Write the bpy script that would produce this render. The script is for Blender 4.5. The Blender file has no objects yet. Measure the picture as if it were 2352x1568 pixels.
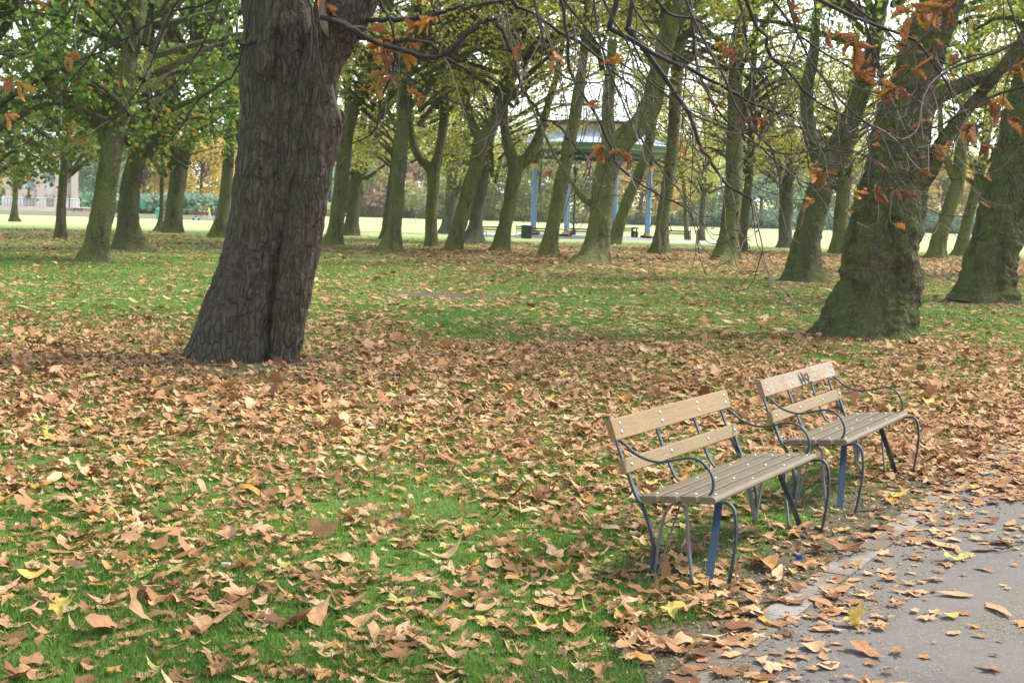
import bpy, bmesh, math, random
import numpy as np
from mathutils import Vector, Matrix, noise as mnoise

# ------------------------------------------------------------------ camera, light, exposure
S = bpy.context.scene
C = S.collection
rad = math.radians
FPX, CX, CY = 3107.0, 1176.0, 784.0            # focal length and centre on a 2352 x 1568 frame
PITCH, ROLL, EYE = rad(5.37), rad(1.66), 1.854
fwd = Vector((0, math.cos(PITCH), -math.sin(PITCH)))
r0 = Vector((1, 0, 0)); u0 = r0.cross(fwd)
rgt = r0 * math.cos(ROLL) + u0 * math.sin(ROLL)
upv = u0 * math.cos(ROLL) - r0 * math.sin(ROLL)
cd = bpy.data.cameras.new('camera'); cam = bpy.data.objects.new('camera', cd); C.objects.link(cam)
cam.matrix_world = Matrix(((rgt.x, upv.x, -fwd.x, 0), (rgt.y, upv.y, -fwd.y, 0), (rgt.z, upv.z, -fwd.z, EYE), (0, 0, 0, 1)))
cd.sensor_width = 22.2; cd.lens = FPX / 2352 * 22.2; cd.clip_end = 3000; cd.clip_start = 0.05
cd.dof.use_dof = True; cd.dof.focus_distance = 7.6; cd.dof.aperture_fstop = 5.0
S.camera = cam

SUN_EL, SUN_AZ = rad(50), rad(68)             # azimuth clockwise from +Y
W = bpy.data.worlds.new('World'); S.world = W; W.use_nodes = True
wn = W.node_tree.nodes; wl = W.node_tree.links
bg = wn['Background']
sky = wn.new('ShaderNodeTexSky'); sky.sky_type = 'NISHITA'; sky.sun_disc = False
sky.sun_elevation = SUN_EL; sky.sun_rotation = SUN_AZ; sky.dust_density = 1.0; sky.air_density = 1.0
hs = wn.new('ShaderNodeHueSaturation'); hs.inputs['Saturation'].default_value = 0.42
wl.new(sky.outputs['Color'], hs.inputs['Color']); wl.new(hs.outputs['Color'], bg.inputs['Color'])
bg.inputs['Strength'].default_value = 0.15
sl = bpy.data.lights.new('sun', 'SUN'); sl.energy = 2.4; sl.angle = rad(8); sl.color = (1.0, 0.94, 0.84)
so = bpy.data.objects.new('sun', sl); C.objects.link(so)
sd = Vector((math.sin(SUN_AZ) * math.cos(SUN_EL), math.cos(SUN_AZ) * math.cos(SUN_EL), math.sin(SUN_EL)))
so.rotation_euler = sd.to_track_quat('Z', 'Y').to_euler(); so.location = sd * 60
S.view_settings.view_transform = 'Standard'; S.view_settings.look = 'None'; S.view_settings.exposure = 1.6
S.view_settings.gamma = 1.0
S.render.engine = 'CYCLES'
S.cycles.max_bounces = 5; S.cycles.diffuse_bounces = 4; S.cycles.glossy_bounces = 2; S.cycles.transmission_bounces = 3
S.cycles.use_denoising = True
S.cycles.sample_clamp_indirect = 6

# ------------------------------------------------------------------ helpers
rng = np.random.default_rng(7); R = random.Random(11)

def ray(px, py):
    return (fwd * FPX + rgt * (px - CX) + upv * (CY - py)).normalized()
def ground(px, py):
    d = ray(px, py); t = -EYE / d.z
    return Vector((d.x * t, d.y * t, 0))
def at(px, py, Y):                              # the point of the world at distance Y seen along that direction
    d = ray(px, py); t = Y / d.y
    return Vector((d.x * t, Y, EYE + d.z * t))
def mpp(Y): return Y / FPX

def tag(o, label=None, cat=None, group=None, kind=None):
    if label: o['label'] = label
    if cat: o['category'] = cat
    if group: o['group'] = group
    if kind: o['kind'] = kind
    return o
def empty(name, loc=(0, 0, 0), rz=0, label=None, cat=None, group=None):
    o = bpy.data.objects.new(name, None); C.objects.link(o); o.location = loc; o.rotation_euler = (0, 0, rz)
    o.empty_display_size = 0.2
    return tag(o, label, cat, group)
def link(name, me, parent=None):
    o = bpy.data.objects.new(name, me); C.objects.link(o)
    if parent is not None: o.parent = parent
    return o

class MB:
    """collects shapes that become ONE mesh object"""
    def __init__(s): s.V = []; s.F = []; s.T = []; s.A = []; s.n = 0; s.M = []
    def add(s, V, F, a=0.0, m=0):
        V = np.array(V, float).reshape(-1, 3)
        F = np.asarray(F, np.int64)
        s.V.append(V); s.F.append((F + s.n).ravel()); s.T.append(np.full(len(F), F.shape[1], np.int64))
        s.M.append(np.full(len(F), m, np.int64))
        s.A.append(np.full(len(V), a) if np.isscalar(a) else np.asarray(a, float)); s.n += len(V)
        return s
    def mesh(s, name, mats, smooth=False):
        V = np.concatenate(s.V); F = np.concatenate(s.F); T = np.concatenate(s.T); A = np.concatenate(s.A)
        me = bpy.data.meshes.new(name)
        me.vertices.add(len(V)); me.vertices.foreach_set('co', V.astype(np.float32).ravel())
        me.loops.add(len(F)); me.loops.foreach_set('vertex_index', F.astype(np.int32))
        me.polygons.add(len(T)); st = np.concatenate(([0], np.cumsum(T)[:-1]))
        me.polygons.foreach_set('loop_start', st.astype(np.int32)); me.polygons.foreach_set('loop_total', T.astype(np.int32))
        me.polygons.foreach_set('material_index', np.concatenate(s.M).astype(np.int32))
        me.polygons.foreach_set('use_smooth', np.full(len(T), bool(smooth)))
        at_ = me.attributes.new('tint', 'FLOAT', 'POINT'); at_.data.foreach_set('value', A.astype(np.float32))
        for m in (mats if isinstance(mats, (list, tuple)) else [mats]): me.materials.append(m)
        me.update(calc_edges=True); me.validate()
        return me
    def build(s, name, mats, parent=None, smooth=False):
        return link(name, s.mesh(name, mats, smooth), parent)
    # shapes
    def box(s, c, d, rz=0, a=0.0, m=0, taper=1.0):
        x, y, z = np.array(d) / 2
        P = np.array([[-x, -y, -z], [x, -y, -z], [x, y, -z], [-x, y, -z], [-x * taper, -y * taper, z], [x * taper, -y * taper, z], [x * taper, y * taper, z], [-x * taper, y * taper, z]])
        c_, s_ = math.cos(rz), math.sin(rz)
        P = P @ np.array([[c_, s_, 0], [-s_, c_, 0], [0, 0, 1]]) + np.array(c)
        return s.add(P, [[0, 3, 2, 1], [4, 5, 6, 7], [0, 1, 5, 4], [1, 2, 6, 5], [2, 3, 7, 6], [3, 0, 4, 7]], a, m)
    def lathe(s, c, prof, n=16, a=0.0, m=0, rot=0.0):
        k = len(prof); th = np.arange(n) * 2 * math.pi / n + rot
        P = np.concatenate([np.stack([c[0] + r * np.cos(th), c[1] + r * np.sin(th), np.full(n, c[2] + z)], 1) for r, z in prof])
        F = [[i * n + j, i * n + (j + 1) % n, (i + 1) * n + (j + 1) % n, (i + 1) * n + j] for i in range(k - 1) for j in range(n)]
        s.add(P, F, a, m)
        return s
    def tube(s, pts, rads, n=6, a=0.0, m=0, cap=True):
        P = np.array([tuple(p) for p in pts], float); k = len(P)
        T = np.gradient(P, axis=0); T /= np.linalg.norm(T, axis=1)[:, None] + 1e-9
        ref = np.array([1.0, 0.13, 0.07]) if abs(T[:, 0].mean()) < .8 else np.array([0.1, 1.0, 0.05])
        U = np.cross(T, ref); U /= np.linalg.norm(U, axis=1)[:, None]; Wv = np.cross(T, U)
        th = np.arange(n) * 2 * math.pi / n
        ring = U[:, None, :] * np.cos(th)[None, :, None] + Wv[:, None, :] * np.sin(th)[None, :, None]
        V = (P[:, None, :] + ring * np.asarray(rads, float)[:, None, None]).reshape(-1, 3)
        i = np.arange(k - 1)[:, None] * n; j = np.arange(n)[None, :]; j2 = (j + 1) % n
        F = np.stack([i + j, i + j2, i + n + j2, i + n + j], -1).reshape(-1, 4)
        s.add(V, F, a, m)
        if cap:
            s.add(V[-n:], [list(range(n))], a, m) if n != 4 else s.add(V[-n:], [[0, 1, 2, 3]], a, m)
        return s
    def prism(s, prof, p0, eu, ev, ew, length, a=0.0, m=0):
        """polygon prof in the (ev, ew) plane, extruded along eu"""
        n = len(prof); p0, eu, ev, ew = (np.array(tuple(q), float) for q in (p0, eu, ev, ew))
        A0 = np.array([p0 + ev * v + ew * w for v, w in prof]); V = np.concatenate([A0, A0 + eu * length])
        s.add(V, [[i, (i + 1) % n, n + (i + 1) % n, n + i] for i in range(n)], a, m)
        s.add(A0, [list(range(n))[::-1]], a, m); s.add(A0 + eu * length, [list(range(n))], a, m)
        return s
    def strap(s, pts, wvec, width, thick, a=0.0, m=0):
        P = np.array([tuple(p) for p in pts], float); k = len(P)
        T = np.gradient(P, axis=0); T /= np.linalg.norm(T, axis=1)[:, None]
        wv = np.array(tuple(wvec), float); wv = wv - T * (T @ wv)[:, None]; wv /= np.linalg.norm(wv, axis=1)[:, None]
        N = np.cross(T, wv)
        c = [(-.5, -.5), (.5, -.5), (.5, .5), (-.5, .5)]
        V = np.stack([P + wv * width * x + N * thick * y for x, y in c], 1).reshape(-1, 3)
        F = [[i * 4 + j, i * 4 + (j + 1) % 4, i * 4 + 4 + (j + 1) % 4, i * 4 + 4 + j] for i in range(k - 1) for j in range(4)]
        s.add(V, F + [[3, 2, 1, 0], [4 * k - 4, 4 * k - 3, 4 * k - 2, 4 * k - 1]], a, m)
        return s

def spline(pts, n):
    """Catmull-Rom through points of any dimension, n samples"""
    P = np.array([tuple(p) for p in pts], float)
    P = np.concatenate([[2 * P[0] - P[1]], P, [2 * P[-1] - P[-2]]])
    k = len(P) - 3; out = []
    for t in np.linspace(0, k - 1e-6, n):
        i = int(t); f = t - i; a, b, c, d = P[i:i + 4]
        out.append(.5 * (2 * b + (c - a) * f + (2 * a - 5 * b + 4 * c - d) * f * f + (3 * b - a - 3 * c + d) * f ** 3))
    return np.array(out)

def nz(x, y, z=0.0): return mnoise.noise(Vector((x, y, z)))

# ------------------------------------------------------------------ materials
class Mat:
    def __init__(s, name, rough=.8, spec=.3):
        s.m = bpy.data.materials.new(name); s.m.use_nodes = True; s.nt = s.m.node_tree
        s.b = s.nt.nodes['Principled BSDF']; s.b.inputs['Roughness'].default_value = rough
        s.b.inputs['Specular IOR Level'].default_value = spec
    def n(s, t, **kw):
        x = s.nt.nodes.new(t)
        for k, v in kw.items(): setattr(x, k, v)
        return x
    def l(s, a, b): s.nt.links.new(a, b)
    def coords(s, kind='Object', scale=(1, 1, 1)):
        tc = s.n('ShaderNodeTexCoord'); mp = s.n('ShaderNodeMapping'); mp.inputs['Scale'].default_value = scale
        s.l(tc.outputs[kind], mp.inputs['Vector']); return mp.outputs['Vector']
    def world(s, scale=(1, 1, 1)):
        g = s.n('ShaderNodeNewGeometry'); mp = s.n('ShaderNodeMapping'); mp.inputs['Scale'].default_value = scale
        s.l(g.outputs['Position'], mp.inputs['Vector']); return mp.outputs['Vector']
    def noise(s, vec, scale, detail=5, rough=.6, dist=0.0):
        x = s.n('ShaderNodeTexNoise'); x.inputs['Scale'].default_value = scale; x.inputs['Detail'].default_value = detail
        x.inputs['Roughness'].default_value = rough; x.inputs['Distortion'].default_value = dist
        s.l(vec, x.inputs['Vector']); return x.outputs['Fac']
    def voro(s, vec, scale, feature='F1', out='Distance'):
        x = s.n('ShaderNodeTexVoronoi', feature=feature); x.inputs['Scale'].default_value = scale
        s.l(vec, x.inputs['Vector']); return x.outputs[out]
    def ramp(s, fac, stops):
        x = s.n('ShaderNodeValToRGB'); e = x.color_ramp.elements
        while len(e) < len(stops): e.new(.5)
        for i, (p, c) in enumerate(stops):
            e[i].position = p; e[i].color = (c, c, c, 1) if np.isscalar(c) else (*c, 1)
        s.l(fac, x.inputs['Fac']); return x.outputs['Color']
    def mix(s, fac, a, b, mode='MIX'):
        x = s.n('ShaderNodeMix', data_type='RGBA', blend_type=mode)
        for v, sock in ((fac, x.inputs[0]), (a, x.inputs[6]), (b, x.inputs[7])):
            if hasattr(v, 'is_linked'): s.l(v, sock)
            elif np.isscalar(v): sock.default_value = v if sock == x.inputs[0] else (v, v, v, 1)
            else: sock.default_value = (*v, 1)
        return x.outputs[2]
    def math(s, op, a, b=0.0):
        x = s.n('ShaderNodeMath', operation=op)
        for i, v in enumerate((a, b)):
            if hasattr(v, 'is_linked'): s.l(v, x.inputs[i])
            else: x.inputs[i].default_value = v
        return x.outputs[0]
    def attr(s, name='tint'):
        x = s.n('ShaderNodeAttribute'); x.attribute_name = name; return x.outputs['Fac']
    def col(s, c):
        if hasattr(c, 'is_linked'): s.l(c, s.b.inputs['Base Color'])
        else: s.b.inputs['Base Color'].default_value = (*c, 1)
        return s
    def bump(s, h, strength=.5, dist=.02, prev=None):
        x = s.n('ShaderNodeBump'); x.inputs['Strength'].default_value = strength; x.inputs['Distance'].default_value = dist
        s.l(h, x.inputs['Height'])
        if prev is not None: s.l(prev, x.inputs['Normal'])
        s.l(x.outputs['Normal'], s.b.inputs['Normal']); return x.outputs['Normal']

def foliage_mat(name, stops, trans=.35, rough=.55, spots=None):
    M = Mat(name, rough, .25); c = M.ramp(M.attr(), stops); M.col(c)
    if spots: c = M.mix(M.ramp(M.noise(M.world(), 90, 4, .7), [(.45, 0.0), (.62, .8)]), c, spots); M.col(c)
    tr = M.n('ShaderNodeBsdfTranslucent'); mx = M.n('ShaderNodeMixShader'); mx.inputs[0].default_value = trans
    M.l(c, tr.inputs['Color']); M.l(M.b.outputs[0], mx.inputs[1]); M.l(tr.outputs[0], mx.inputs[2])
    M.l(mx.outputs[0], M.nt.nodes['Material Output'].inputs['Surface'])
    return M.m

def plain(name, c, rough=.6, spec=.3, var=.15, scale=6, metal=0.0):
    M = Mat(name, rough, spec); v = M.coords('Object'); f = M.noise(v, scale)
    c = np.array(c); M.col(M.mix(f, tuple(c * (1 - var)), tuple(np.minimum(1, c * (1 + var)))))
    M.b.inputs['Metallic'].default_value = metal; M.bump(f, .15, .01)
    return M.m

LITTER = [(0.0, (0.106, 0.05, 0.024)), (0.12, (0.208, 0.095, 0.04)), (0.3, (0.351, 0.174, 0.076)), (0.5, (0.473, 0.267, 0.129)), (0.68, (0.555, 0.349, 0.19)), (0.8, (0.636, 0.447, 0.258)), (0.87, (0.483, 0.21, 0.044)), (0.92, (0.636, 0.447, 0.094)), (1.0, (0.392, 0.396, 0.121))]
def litter_material():
    M = Mat('dry_leaf', .7, .22); c = M.ramp(M.attr(), LITTER)
    v = M.world(); f = M.noise(v, 60, 4, .6); c = M.mix(M.ramp(f, [(.35, 0.0), (.7, .5)]), c, (.15, .075, .035))
    M.col(c); M.bump(M.noise(v, 110, 3), .35, .004)
    tr = M.n('ShaderNodeBsdfTranslucent'); mx = M.n('ShaderNodeMixShader'); mx.inputs[0].default_value = .12
    M.l(c, tr.inputs['Color']); M.l(M.b.outputs[0], mx.inputs[1]); M.l(tr.outputs[0], mx.inputs[2])
    M.l(mx.outputs[0], M.nt.nodes['Material Output'].inputs['Surface'])
    return M.m
M_litter = litter_material()
M_hang = foliage_mat('hanging_dry_leaf', [(0, (.18, .075, .038)), (.4, (.36, .145, .055)), (.7, (.52, .24, .075)), (.88, (.58, .30, .04)), (1, (.24, .32, .05))], .25, .6, (.085, .034, .02))
M_grass = foliage_mat('grass_blade', [(0, (.055, .135, .018)), (.5, (.125, .255, .036)), (.85, (.22, .34, .07)), (1, (.36, .34, .16))], .35)
GREEN = [(0, (.05, .11, .022)), (.45, (.125, .21, .04)), (.8, (.26, .33, .065)), (.93, (.28, .27, .05)), (1, (.40, .19, .03))]
YGREEN = [(0, (.17, .22, .045)), (.4, (.37, .40, .09)), (.75, (.54, .50, .13)), (.92, (.54, .44, .10)), (1, (.50, .27, .06))]
OLIVE = [(0, (.10, .15, .03)), (.45, (.23, .28, .06)), (.8, (.38, .39, .09)), (.93, (.42, .35, .07)), (1, (.44, .22, .05))]
M_crown = {'green': foliage_mat('green_leaf', GREEN, .58), 'yellow': foliage_mat('yellow_green_leaf', YGREEN, .65), 'olive': foliage_mat('olive_leaf', OLIVE, .62),
           'pale': foliage_mat('pale_yellow_leaf', [(0, (.42, .45, .20)), (.5, (.60, .58, .28)), (1, (.70, .66, .38))], .5),
           'pink': foliage_mat('copper_leaf', [(0, (.40, .25, .18)), (.5, (.58, .38, .28)), (1, (.68, .52, .38))], .5),
           'blue': foliage_mat('dark_green_leaf', [(0, (.11, .20, .16)), (.5, (.20, .32, .23)), (1, (.36, .45, .27))], .45),
           'gold': foliage_mat('golden_leaf', [(0, (.40, .28, .06)), (.5, (.60, .43, .11)), (1, (.70, .56, .20))], .45)}

def bark(name, base, moss, fiss, mossamt, plane=True):
    M = Mat(name, .9, .15); v = M.coords('Object')
    big = M.noise(v, 1.1, 4, .6); fine = M.noise(v, 14, 6, .7)
    c = M.mix(M.ramp(fine, [(.3, 0.0), (.7, 1.0)]), fiss, base)
    gn = M.n('ShaderNodeNewGeometry'); dp = M.n('ShaderNodeVectorMath', operation='DOT_PRODUCT'); M.l(gn.outputs['Normal'], dp.inputs[0]); dp.inputs[1].default_value = (-.16, -.02, .03)
    stk = M.noise(M.coords('Object', (2.6, 2.6, .30)), 1.4, 6, .7, .4)
    c = M.mix(M.ramp(stk, [(.50, 0.0), (.70, .55)]), c, tuple(np.array(fiss) * 1.1)); big = M.math('ADD', big, dp.outputs['Value'])
    mm = M.ramp(M.math('ADD', big, M.math('MULTIPLY', fine, .35)), [(.62 - mossamt * .35, 0.0), (.86 - mossamt * .35, 1.0)])
    c = M.mix(mm, c, M.mix(fine, tuple(np.array(moss) * .55), tuple(np.array(moss) * 1.4)))
    ck = M.n('ShaderNodeTexVoronoi', feature='DISTANCE_TO_EDGE'); ck.inputs['Scale'].default_value = 9 if plane else 15
    wv = M.n('ShaderNodeVectorMath', operation='ADD'); nn_ = M.n('ShaderNodeTexNoise'); nn_.inputs['Scale'].default_value = 5; nn_.inputs['Detail'].default_value = 5; M.l(v, nn_.inputs['Vector'])
    sc_ = M.n('ShaderNodeVectorMath', operation='SCALE'); sc_.inputs['Scale'].default_value = .35 if plane else .10; M.l(nn_.outputs['Color'], sc_.inputs[0]); M.l(M.coords('Object', (1, 1, .55 if plane else .20)), wv.inputs[0]); M.l(sc_.outputs[0], wv.inputs[1]); M.l(wv.outputs[0], ck.inputs['Vector'])
    crack = M.ramp(ck.outputs['Distance'], [(.0, 1.0), (.16, 0.0)]); c = M.mix(M.math('MULTIPLY', crack, M.ramp(M.noise(v, 2.2, 4), [(.38, .05), (.66, .6)])), c, tuple(np.array(fiss) * .8))
    if plane:                                    # flaking plates and pale patches, horizontal wrinkles
        pl = M.voro(M.coords('Object', (1, 1, .5)), 3.2, out='Color'); g = M.n('ShaderNodeSeparateColor'); M.l(pl, g.inputs[0])
        c = M.mix(M.ramp(M.math('ADD', M.noise(M.coords('Object', (1, 1, .6)), 4.5, 4, .6), M.math('MULTIPLY', g.outputs[0], .10)), [(.64, 0.0), (.70, .42)]), c, (.23, .215, .16))
        c = M.mix(M.ramp(M.noise(M.coords('Object', (1, 1, .35)), 2.3, 5, .65), [(.50, 0.0), (.66, .75)]), c, (.060, .048, .036))
        wr = M.noise(M.coords('Object', (.7, .7, 5.5)), 2.2, 5, .65, .4)
        nrm = M.bump(wr, 1.0, .22); nrm = M.bump(M.noise(M.coords('Object', (3.2, 3.2, .45)), 1.6, 6, .7, .5), 1.0, .16, nrm); nrm = M.bump(M.noise(M.coords('Object', (1, 1, .6)), 8, 6, .72), 1.0, .08, nrm); M.bump(fine, .7, .03, nrm)
    else:
        sc = M.voro(M.coords('Object', (1, 1, .33)), 17); pl = M.noise(M.coords('Object', (1, 1, .13)), 12, 6, .7, .5)
        c = M.mix(M.ramp(sc, [(.25, 0.0), (.75, .4)]), c, fiss); sp = M.noise(v, 55, 3, .7)
        c = M.mix(M.ramp(sp, [(.58, 0.0), (.75, .5)]), c, (.36, .33, .28))
        nrm = M.bump(pl, .9, .07); nrm = M.bump(sc, .55, .035, nrm); M.bump(fine, .5, .015, nrm)
    M.col(c); M.bump(M.ramp(ck.outputs['Distance'], [(.0, 0.0), (.22, 1.0)]), .9, .035, M.b.inputs['Normal'].links[0].from_socket); return M.m
M_plane = bark('mossy_plane_bark', (.36, .325, .22), (.235, .27, .075), (.11, .092, .062), .50)
M_planen = bark('dark_mossy_plane_bark', (.33, .275, .20), (.155, .18, .058), (.08, .062, .046), .44)
M_planeg = bark('grey_plane_bark', (.32, .31, .26), (.16, .18, .09), (.13, .115, .09), .25)
M_planed = bark('dark_plane_bark', (.27, .24, .165), (.165, .185, .06), (.085, .07, .05), .45)
M_chest = bark('chestnut_bark', (.175, .142, .108), (.095, .092, .056), (.042, .033, .026), .22, False)
M_far = bark('far_bark', (.12, .10, .10), (.10, .10, .06), (.06, .05, .045), .2)
def twig_mat():
    M = Mat('twig_bark', .75, .25); f = M.math('ADD', M.attr(), M.math('MULTIPLY', M.math('SUBTRACT', M.noise(M.world(), 16, 4), .5), .7)); M.col(M.ramp(f, [(0.0, (.018, .016, .013)), (.45, (.060, .048, .042)), (1.0, (.25, .20, .175))])); return M.m
M_twig = twig_mat()
# ==== SETTING ====
# ------------------------------------------------------------------ ground, path
PD = Vector((math.sin(rad(30.0)), math.cos(rad(30.0)), 0)); PN = Vector((PD.y, -PD.x, 0))   # along the path, towards its far side
K0 = ground(1895, 1306)                                                                        # a point on the kerb edge
def kerb_uv(x, y): return (x - K0.x) * PD.x + (y - K0.y) * PD.y, (x - K0.x) * PN.x + (y - K0.y) * PN.y
BENCH = [(Vector((.652, 6.917, 0)), rad(30.4)), (Vector((1.782, 8.846, 0)), rad(29.6))]
SPOTS = [(1.02, 6.95, .55, .75), (1.35, 7.6, .5, .6), (2.15, 8.9, .5, .75), (2.6, 9.7, .5, .7)]  # bare soil: x, y, radius, strength
for (px, py, r) in ((560, 830, 1.9), (2010, 775, 1.7), (2265, 695, 1.9), (1010, 678, 1.6), (1370, 607, 1.5), (1830, 648, 1.2), (897, 577, 1.6), (215, 602, 1.2), (300, 575, 1.6)):
    g = ground(px, py); SPOTS.append((g.x, g.y, r, .9))

def ground_material():
    M = Mat('lawn_ground', .95, .1); v = M.world()
    big = M.noise(v, .35, 3); mid = M.noise(v, 3.2, 5); fine = M.noise(v, 38, 4, .7)
    c = M.mix(fine, (.040, .090, .015), (.11, .195, .038)); c = M.mix(M.ramp(big, [(.35, 0.0), (.7, .45)]), c, (.17, .23, .05))
    # thin dry spots
    c = M.mix(M.ramp(mid, [(.52, 0.0), (.68, .8)]), c, (.105, .092, .048))
    # open lawn beyond the trees: its bright sunlight is painted in as paler green
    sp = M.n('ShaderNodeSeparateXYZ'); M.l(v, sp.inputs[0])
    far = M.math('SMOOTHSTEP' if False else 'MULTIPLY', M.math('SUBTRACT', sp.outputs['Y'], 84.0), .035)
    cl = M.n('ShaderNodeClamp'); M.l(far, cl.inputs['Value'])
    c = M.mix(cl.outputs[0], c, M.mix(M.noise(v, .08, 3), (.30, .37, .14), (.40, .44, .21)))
    soil = M.mix(M.noise(v, 24, 5, .7), (.060, .046, .032), (.145, .118, .085))
    tot = None
    for (x, y, r, k) in SPOTS:
        d = M.n('ShaderNodeVectorMath', operation='DISTANCE'); M.l(v, d.inputs[0]); d.inputs[1].default_value = (x, y, 0)
        q = M.math('ADD', M.math('DIVIDE', d.outputs['Value'], r), M.math('MULTIPLY', M.math('SUBTRACT', mid, .5), 1.3))
        q = M.ramp(q, [(.55, k), (1.0, 0.0)])
        tot = q if tot is None else M.math('MAXIMUM', tot, q)
    kd = M.n('ShaderNodeVectorMath', operation='DOT_PRODUCT'); M.l(v, kd.inputs[0]); kd.inputs[1].default_value = tuple(PN)
    kq = M.math('ADD', M.math('SUBTRACT', kd.outputs['Value'], K0.dot(PN)), M.math('MULTIPLY', M.math('SUBTRACT', mid, .5), 1.1))
    tot = M.math('MAXIMUM', tot, M.ramp(kq, [(0.0, 0.0), (.0, 0.0)]) if False else M.math('MULTIPLY', M.math('GREATER_THAN', kq, -.42), .85))
    c = M.mix(tot, c, soil)
    M.col(c); M.bump(fine, .6, .03); return M.m
mb = MB(); xs = [-900, -200, -60, -20, 20, 60, 200, 900]; ys = [-60, -10, 20, 60, 120, 400, 900, 1800]
V = [(x, y, 0) for y in ys for x in xs]; n = len(xs)
mb.add(V, [[j * n + i, j * n + i + 1, (j + 1) * n + i + 1, (j + 1) * n + i] for j in range(len(ys) - 1) for i in range(n - 1)])
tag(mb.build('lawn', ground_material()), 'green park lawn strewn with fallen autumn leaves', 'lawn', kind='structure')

def asphalt():
    M = Mat('asphalt', .95, .1); v = M.world(); f = M.noise(v, 170, 4, .7); st = M.voro(v, 120, out='Color')
    g = M.n('ShaderNodeSeparateColor'); M.l(st, g.inputs[0])
    c = M.mix(f, (.084, .077, .069), (.168, .156, .143)); c = M.mix(M.ramp(g.outputs[0], [(.80, 0.0), (.92, .35)]), c, (.29, .275, .255))
    c = M.mix(M.ramp(M.noise(v, 1.1, 4), [(.4, 0.0), (.7, .6)]), c, (.165, .145, .118)); c = M.mix(M.ramp(M.noise(v, 5.5, 6, .7), [(.55, 0.0), (.75, .5)]), c, (.085, .078, .07)); M.col(c)
    M.bump(st, .3, .004); return M.m
def concrete():
    M = Mat('kerb_concrete', .9, .2); v = M.world(); f = M.noise(v, 30, 6, .7)
    c = M.mix(f, (.16, .145, .125), (.30, .285, .26)); c = M.mix(M.ramp(M.noise(v, 2.4, 5), [(.40, 0.0), (.56, .9)]), c, (.12, .095, .068)); M.col(c)
    M.bump(f, .4, .006); return M.m
def strip(u0_, u1_, v0, v1, z, z0=-.05):
    q = [K0 + PD * a + PN * b for a, b in ((u0_, v0), (u1_, v0), (u1_, v1), (u0_, v1))]
    m = MB(); m.add([(p.x, p.y, h) for h in (z0, z) for p in q], [[4, 5, 6, 7], [0, 1, 5, 4], [1, 2, 6, 5], [2, 3, 7, 6], [3, 0, 4, 7]]); return m
tag(strip(-14, 60, .165, 4.6, .006).build('path', asphalt()), 'grey asphalt path running past the benches', 'path', kind='structure')
kb = MB(); u = -12.0
while u < 40:
    w = .915; q = [K0 + PD * a + PN * b for a, b in ((u, 0), (u + w - .008, 0), (u + w - .008, .16), (u, .16))]
    kb.add([(p.x, p.y, h) for h in (-.05, .012 + R.uniform(-.002, .003)) for p in q], [[4, 5, 6, 7], [0, 1, 5, 4], [1, 2, 6, 5], [2, 3, 7, 6], [3, 0, 4, 7]]); u += w
tag(kb.build('kerb', concrete()), 'flush pale concrete edging along the asphalt path', 'kerb', kind='structure')

# ------------------------------------------------------------------ leaves and grass on the ground
def leaf_outline(kind, r):
    if kind == 'plane':                         # five pointed lobes
        a = []; lob = [(-128, .62), (-62, .86), (0, 1.0), (62, .86), (128, .62)]
        for i, (d, l) in enumerate(lob):
            a += [(d - 17, l * .66), (d - 7, l * .80), (d, l * r.uniform(.92, 1.05)), (d + 8, l * .78), (d + 18, l * .64)]
            if i < 4: a += [((d + lob[i + 1][0]) / 2, .40 * r.uniform(.85, 1.2))]
        a += [(158, .42), (180, .12), (202, .42)]
        return np.array([(math.sin(rad(d)) * l, math.cos(rad(d)) * l) for d, l in a]) * .5
    if kind == 'long':                          # one long leaflet of a horse chestnut
        k = 14; o = []
        for i in range(k):
            t = i / k; s_ = t * 2 if t < .5 else 2 - t * 2; sd_ = 1 if t < .5 else -1
            o.append((sd_ * .19 * math.sin(math.pi * s_ ** 1.35) * (1 + .06 * (i % 2)), -.5 + s_))
        return np.array(o)
    if kind == 'oval':
        return np.array([(math.sin(x) * .30 * (1 + .12 * math.sin(3 * x)), -math.cos(x) * .46) for x in np.linspace(0, 2 * math.pi, 13)[:-1]])
    if kind == 'rough':                         # ten-pointed outline for leaves further off
        return np.array([(math.sin(x) * q, math.cos(x) * q) for x, q in zip(np.linspace(0, 2 * math.pi, 11)[:-1], [.5, .3, .46, .27, .42, .22, .42, .27, .46, .3])])
    return np.array([(-.2, -.5), (.2, -.45), (.42, .05), (.1, .5), (-.12, .48), (-.4, .0)])
def template(kind, rings, seed=0):
    o = leaf_outline(kind, R); n = len(o); o = o * np.array([R.uniform(.84, 1.12) for _ in range(n)])[:, None] * np.array([R.uniform(.78, 1.1), R.uniform(.85, 1.12)])
    if R.random() < .4:                          # torn on one side
        a = R.uniform(0, 6.28); q = o @ np.array([math.cos(a), math.sin(a)]); o = o - np.maximum(q - R.uniform(.12, .3), 0)[:, None] * np.array([math.cos(a), math.sin(a)]) * .85
    P = [np.zeros((1, 2))]; F = []
    for i in range(rings): P.append(o * (i + 1) / rings)
    for j in range(n): F.append([0, 1 + j, 1 + (j + 1) % n])
    for i in range(rings - 1):
        b = 1 + i * n
        for j in range(n): F += [[b + j, b + n + j, b + n + (j + 1) % n], [b + j, b + n + (j + 1) % n, b + (j + 1) % n]]
    return np.concatenate(P), np.array(F)
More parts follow.
